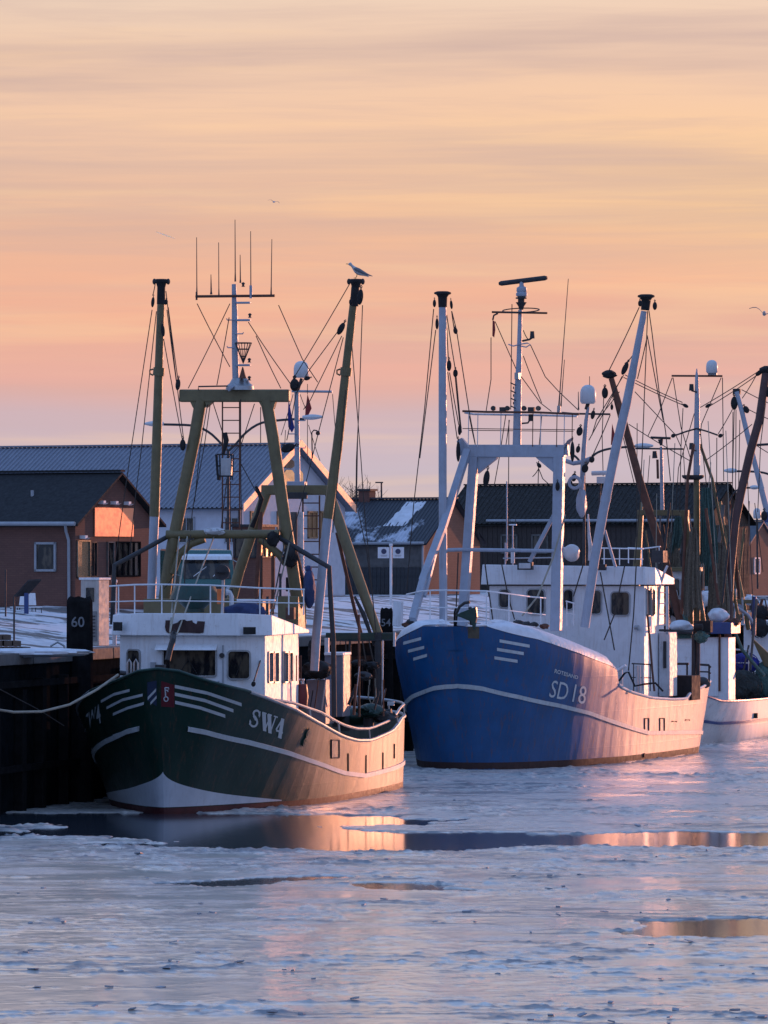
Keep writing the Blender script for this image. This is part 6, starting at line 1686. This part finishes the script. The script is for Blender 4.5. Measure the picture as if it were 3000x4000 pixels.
C1.ropes([[(2436, 1474), (2672, 1584)], [(2441, 1464), (2666, 1572)], [(2735, 1592), (2971, 1445)], [(2770, 1588), (2968, 1458)], [(2759, 1797), (2938, 1657)], [(2456, 1657), (2697, 1801)], [(2626, 1475), (2576, 1608), (2530, 1705)], [(2629, 1475), (2660, 1670), (2700, 1800)], [(2817, 1475), (2740, 1657), (2735, 1700)],
          [(2822, 1475), (2827, 1879)], [(2668, 1594), (2660, 1748), (2655, 2000)], [(2861, 1599), (2805, 1695)], [(2800, 1710), (2799, 1960)], [(2863, 1609), (2861, 1917), (2860, 2300)], [(2875, 1609), (2874, 1855)], [(2952, 1470), (2899, 1556)], [(2992, 1565), (2971, 1734), (2960, 2000)],
          [(2712, 1615), (2650, 1830), (2640, 1990)], [(2735, 1680), (2760, 1900), (2775, 2100)], [(2480, 1530), (2640, 1700), (2660, 1745)], [(2392, 1520), (2395, 1560)], [(2398, 1560), (2430, 1690), (2480, 1900)], [(2360, 1510), (2352, 1700), (2356, 1860)], [(2420, 1530), (2330, 1640)]], cu, 1.8)
C1.block(2363, 1535, cu, 13, 0, 1.7); C1.block(2966, 1456, cu, 9, .9, 2); C1.block(2998, 1530, cu, 9, 0, 2.4); C1.block(2390, 1590, cu, 6, 0, 2)
P = [C1.P(x, y, cu - .1) for x, y in ((2391, 1655), (2402, 1700), (2398, 1738), (2386, 1738))]; G().prism(P, (0, .03, 0)).obj('pennant', M['flag_red'], C1.root)
drape(C1, 2640, 2662, 2018, 2150, cu + .6, M['net_green'], x0b=2618, seed=2)
drape(C1, 2742, 2776, 1905, 2215, cu - .3, M['net_green'], x0b=2736, x1b=2808, seed=5, folds=7)
drape(C1, 2700, 2722, 2060, 2400, cu - .6, paint('brown_netting', (.20, .17, .125), .85, .5, scale=14, bmp=.8), x0b=2668, x1b=2745, seed=9, folds=6)
drape(C1, 2790, 2830, 2120, 2440, cu - .2, paint('brown_netting', (0, 0, 0)), x0b=2760, x1b=2850, seed=12, folds=6)
# wheelhouse block
w3 = empty('deckhouse', (0, 0, 0)); w3.parent = C1.root
C1.box('wall', 2612, 2490, 2846, 2760, cu - 2.0, 1.3, M['white'], w3)
C1.box('wall_panel', 2616, 2522, 2696, 2720, cu - 2.05, .05, M['white'], w3); C1.box('wall_panel', 2738, 2526, 2806, 2720, cu - 2.05, .05, M['white'], w3)
C1.box('door_edge', 2806, 2468, 2814, 2700, cu - 2.08, .06, M['rust'], w3)
C1.box('roof_edge', 2776, 2432, 2856, 2476, cu - 2.3, 1.8, M['blue_rim'], w3); C1.box('roof', 2612, 2462, 2776, 2476, cu - 2.3, 1.8, 'dark', w3); C1.box('green_band', 2612, 2476, 2700, 2494, cu - 2.1, .1, M['net_green'], w3)
lump(C1.root, C1.P(2662, 2448, cu - 1.2), (.44, .4, .26), M['snow'], 'snow_heap', 41, 24, .2); lump(C1.root, C1.P(2805, 2405, cu - 1), (.38, .4, .30), M['snow'], 'snow_heap', 42, 24, .25)
lump(C1.root, C1.P(2868, 2430, cu - 1.4), (.2, .2, .16), M['rust'], 'rope_heap', 43, 16, .3, 8)
lump(C1.root, C1.P(2905, 2590, 11), (.52, .5, .40), M['net_blue'], 'blue_net_heap', 44, 26, .4, 34)
lump(C1.root, C1.P(2897, 2680, 10.2), (.72, .5, .62), paint('dark_netting', (.04, .055, .055), .85, .6, scale=16, bmp=.9), 'dark_net_heap', 45, 28, .35, 60)
lump(C1.root, C1.P(2985, 2660, 11.5), (.42, .5, .75), M['net_green'], 'green_net_heap', 46, 26, .3, 40)
G().ell(C1.P(2962, 2735, 12.8), (.17, .17, .26), 12, 10).obj('fender', 'black', C1.root, True)
C1.rail([(2812, 2535), (2930, 2540)], 10.5, [2856, 2925], 2640, (.5,), 3.4)
C1.tube('boom_crutch', [(2840, 2400), (2900, 2540), (2985, 2640)], 10, 7, M['net_green']); C1.tube('boom_crutch', [(2860, 2360), (2920, 2400), (2948, 2440)], 11, 6, M['lightblue'])
C1.tube('tripod', [(2955, 2340), (2930, 2620)], 10.5, 5, M['wood_grey']); C1.tube('tripod', [(2925, 2520), (2900, 2640)], 10.5, 4, M['wood_grey']); C1.tube('stern_post', [(2946, 2330), (2944, 2480)], 12, 9, M['blue_rim'])
P = [C1.P(x, y, 11.2) for x, y in ((2935, 2490), (3010, 2560), (3010, 2610), (2985, 2600))]; G().prism(P, (0, .2, 0)).obj('ochre_plate', M['ochre'], C1.root)
for x, y in ((2946, 2795), (2993, 2762)):
    t_, z_ = H3.find(x, y); G().box(H3.on(t_, z_, 1, .06), (.14, .14, .2)).obj('rubber_fender', 'black', C1.root)

# 4: a low white boat farther right, with a leaning pale boom
O4 = V(13.2, 236, 0)
D1 = Ship(O4, R(14), 'far white fishing boat with a pale leaning boom at the right edge')
far_hull(D1, 15, 3.0, 3.2, 1.8, 2.0, M['hull_white'], None, True)
D1.tube('outrigger_boom', [(2877, 1530), (2899, 1609), (2923, 1710), (2952, 1821), (2991, 1975), (3060, 2250), (3080, 2400)], 6, [9, 10, 11, 11, 12, 12, 12], M['lightblue'], 12)
D1.box('boom_head', 2862, 1518, 2890, 1540, 6, .25, 'dark'); D1.block(2868, 1575, 6, 14, 0, 1.9); D1.block(2915, 1600, 6, 11, -.5, 1.4)
D1.ropes([[(2868, 1600), (2861, 1900)], [(2875, 1600), (2873, 1950)], [(2897, 1522), (3060, 1600)], [(2925, 1600), (3060, 1660)], [(2955, 1740), (3060, 1800)], [(2890, 1640), (2885, 1900)]], 6, 1.7)
D1.tube('yard', [(2945, 1739), (3040, 1733)], 6, 5, 'dark'); D1.tube('mast', [(3030, 2500), (3032, 1500)], 7, [9, 6], M['lightblue'])
D1.radome(2957, 1985, 2026, 15, 5, 'radome'); D1.tube('radome_post', [(2957, 2024), (2960, 2300)], 5, 4, 'dark'); D1.block(2985, 2015, 5, 13, 0, 1.5); D1.box('radar_box', 2985, 2000, 3030, 2040, 5, .3, M['blue_rim'])
D1.box('deckhouse', 2905, 2440, 3050, 2700, 5, 3.2, M['white']); D1.box('roof', 2895, 2425, 3060, 2442, 4.8, 3.6, M['snow'])
lump(D1.root, D1.P(2968, 2450, 4.6), (.35, .3, .42), M['black'], 'dark_net_bundle', 51, 20, .3, 12); lump(D1.root, D1.P(2932, 2345, 5), (.3, .3, .22), M['snow'], 'snow_heap', 52, 18, .3)
lump(D1.root, D1.P(2985, 2365, 5), (.45, .4, .22), M['radome'], 'canvas_bundle', 53, 18, .25); D1.box('lit_panel', 2915, 2322, 2935, 2360, 5.3, .2, M['white_rust'])

# 5: trawler between the blue one and the barn
O5 = V(8.4, 226, 0)
E1 = Ship(O5, R(13), 'dark trawler half hidden behind the wheelhouse of the blue trawler')
far_hull(E1, 15, 2.7, 3.4, 2.0, 2.1, M['hull_black'], None, True)
E1.box('deckhouse', 2620, 2225, 2690, 2460, 7, 2.4, M['white_rust']); E1.box('roof', 2612, 2215, 2700, 2232, 6.8, 2.8, M['ochre'])
FWe = (E1.P(2625, 2300, 6.99), E1.P(2688, 2300, 6.99)); E1.win(E1.root, 2632, 2262, 2655, 2330, V(FWe[0].x, 6.99, 0), V(FWe[1].x, 6.99, 0)); E1.win(E1.root, 2662, 2262, 2684, 2330, V(FWe[0].x, 6.99, 0), V(FWe[1].x, 6.99, 0))
E1.beam('gantry_beam', (2600, 2350), (2940, 2350), 8, .16, .2, M['ochre'])
for L, r, m_ in (([(2560, 2050), (2600, 2200), (2650, 2420)], 12, M['ochre']), ([(2810, 1960), (2835, 2120), (2880, 2240), (2925, 2460)], 9, M['ochre']), ([(2870, 2000), (2850, 2140), (2800, 2360)], 5, M['ochre']), ([(2790, 2200), (2860, 2330), (2950, 2440)], 7, M['lightblue'])):
    E1.tube('spar', L, 8, r, m_)
lump(E1.root, E1.P(2650, 2395, 7.4), (.5, .4, .32), M['black'], 'net_heap', 61, 20, .35, 14); lump(E1.root, E1.P(2760, 2370, 8), (.6, .4, .35), paint('dark_netting', (0, 0, 0)), 'net_heap', 62, 20, .35, 14)
lump(E1.root, E1.P(2850, 2400, 8.4), (.5, .4, .4), paint('brown_netting', (0, 0, 0)), 'net_heap', 63, 20, .35, 14)
drape(E1, 2790, 2862, 2050, 2340, 8.4, paint('brown_netting', (0, 0, 0)), x0b=2770, x1b=2880, seed=21, folds=8)
drape(E1, 2600, 2640, 2080, 2330, 8.6, paint('brown_netting', (0, 0, 0)), x0b=2590, x1b=2665, seed=22, folds=6)
drape(E1, 2755, 2790, 2200, 2420, 8.2, M['net_green'], x0b=2750, x1b=2800, seed=23, folds=5)
for x, y in ((2758, 2296), (2828, 2325), (2765, 2330)): E1.box('float', x - 6, y - 6, x + 6, y + 8, 7.6, .15, M['radome'])
E1.ropes([[(2745, 1950), (2748, 2300)], [(2812, 2150), (2850, 2250)], [(2770, 2000), (2790, 2400)], [(2690, 2100), (2680, 2400)], [(2720, 2250), (2600, 2380)], [(2840, 2150), (2900, 2400)]], 8, 2.4, 'rope_light')

q6 = random.Random(66)
for k in range(16):
    x = q6.uniform(2480, 2990); L = [(x, q6.uniform(1600, 2050)), (x + q6.uniform(-50, 50), q6.uniform(2150, 2450))]
    (C1 if k % 2 else E1).rope(L, 6 + q6.uniform(-2, 4), 1.6, 'rope' if k % 3 else 'rope_light', .05)
for k in range(14):
    x = q6.uniform(2470, 2990); y = q6.uniform(1960, 2120)
    (C1 if k % 2 else E1).tube('spar', [(x, y), (x + q6.uniform(-60, 60), q6.uniform(2330, 2450))], q6.uniform(6, 10), q6.uniform(3, 8), [M['ochre'], M['rust'], M['wood_grey'], M['dark']][k % 4])
for k in range(12):
    x = q6.uniform(2590, 2990); lump(E1.root, E1.P(x, q6.uniform(2330, 2420), 7 + q6.uniform(-1, 1)), (q6.uniform(.14, .35), .25, q6.uniform(.12, .35)), M[['black', 'net_green', 'dark', 'rust', 'snow', 'net_green'][k % 6]] if k % 6 != 4 else M['snow'], 'net_bundle', 300 + k, 14, .45, 10)
for k in range(20):
    x = q6.uniform(2585, 2990); E1.tube('deck_gear', [(x, q6.uniform(2300, 2360)), (x + q6.uniform(-25, 25), q6.uniform(2400, 2450))], 6.8, q6.uniform(2, 6), ['dark', 'rust', 'zinc', 'white_rust'][k % 4])

# ------------------------------------------------------------------ gulls
def gull(c, heading, k, label, flying=False, bank=0.0):
    r = empty('gull', c, heading, label, 'gull')
    r.rotation_euler = (bank, 0, heading)
    # body along +x (head) to -x (tail)
    sp = [(.30, .035, .235), (.275, .05, .245), (.235, .052, .235), (.20, .045, .205), (.15, .062, .165), (.08, .085, .12), (0, .095, .09), (-.09, .085, .075), (-.18, .058, .06), (-.27, .03, .04), (-.35, .012, .02)]
    if flying: sp = [(x, rr_, z * .35) for x, rr_, z in sp]
    rows = []
    for x, rr_, z in [(.325, .004, sp[0][2] - .005)] + sp + [(-.37, .003, sp[-1][2])]:
        rows.append([V(x * k, rr_ * .85 * k * math.cos(a), (z + rr_ * math.sin(a)) * k) for a in [2 * math.pi * i / 12 for i in range(13)]])
    G().grid(rows).obj('body', M['gull_white'], r, True)
    hz = sp[0][2]
    G().tube([V(.325 * k, 0, (hz - .008) * k), V(.37 * k, 0, (hz - .012) * k), V(.39 * k, 0, (hz - .026) * k)], [.014 * k, .011 * k, .004 * k], 6).obj('bill', M['bill'], r, True)
    for s in (-1, 1): G().ell((.297 * k, s * .036 * k, (hz + .01) * k), .007 * k, 8, 6).obj('eye', 'black', r)
    if flying:
        for s in (-1, 1):
            rows = []
            for f, ch, dz, sw in ((0, .17, .02, 0), (.3, .17, .13, .04), (.55, .14, .17, .05), (.8, .10, .12, -.02), (1.0, .03, .04, -.14)):
                y = s * (.05 + f * .62)
                rows.append([V((sw + ch * .5) * k, y * k, dz * k), V((sw + ch * .1) * k, y * k, (dz + .018) * k), V((sw - ch * .5) * k, y * k, (dz - .01) * k), V((sw + ch * .1) * k, y * k, (dz - .004) * k), V((sw + ch * .5) * k, y * k, dz * k)])
            G().grid(rows).obj('wing', M['gull_grey'], r, True)
    else:
        for s in (-1, 1):
            rows = []
            for x, h0, h1, wy in ((.13, .12, .17, .06), (.06, .075, .19, .088), (-.04, .06, .175, .095), (-.15, .05, .14, .078), (-.27, .045, .10, .05), (-.38, .05, .075, .03), (-.46, .058, .064, .018)):
                rows.append([V(x * k, s * (wy * .9) * k, h0 * k), V(x * k, s * (wy + .012) * k, (h0 + h1) / 2 * k), V(x * k, s * wy * .55 * k, (h1 + .008) * k), V(x * k, s * (wy * .85) * k, (h0 + h1) / 2 * k), V(x * k, s * wy * .9 * k, h0 * k)])
            G().grid(rows).obj('wing', M['gull_grey'], r, True)
            G().tube([V(.0, s * .035 * k, .04 * k), V(-.01 * k, s * .035 * k, -.06 * k), V(.015 * k, s * .035 * k, -.115 * k)], .008 * k, 6).obj('leg', M['bill'], r)
            G().prism([V(-.01 * k, s * .035 * k - .01, -.115 * k), V(.06 * k, s * .035 * k - .03, -.115 * k), V(.06 * k, s * .035 * k + .03, -.115 * k)], (0, 0, -.008)).obj('foot', M['bill'], r)
    return r
ct = A1.world(A1.P(1390, 1087, gu + .2))
gull(ct + V(.03, 0, .112), math.pi + R(8), .98, 'grey backed gull perched on the right boom of the green trawler').rotation_euler = (0, R(-14), math.pi + R(8))
gull(wpt(1070, 790, 520), R(70), .9, 'small gull flying high above the green trawler', True, R(14))
gull(wpt(2985, 1228, 230), R(-100), 1.0, 'gull flying in at the right edge of the picture', True, R(-18))

# vapour trail far away
m, t, p = new_mat('vapour'); setp(t, p, 'Base Color', (1, .92, .8)); setp(t, p, 'Roughness', 1.0); setp(t, p, 'Alpha', .35); setp(t, p, 'Subsurface Weight', 1.0)
A = wpt(606, 904, 9000); Bp = wpt(684, 932, 9000)
tag(G().tube([A, A.lerp(Bp, .5), Bp], [.3, 1.2, .3], 6).obj('vapour_trail', m), 'short pale vapour trail low in the sky above the left boom', 'vapour trail')
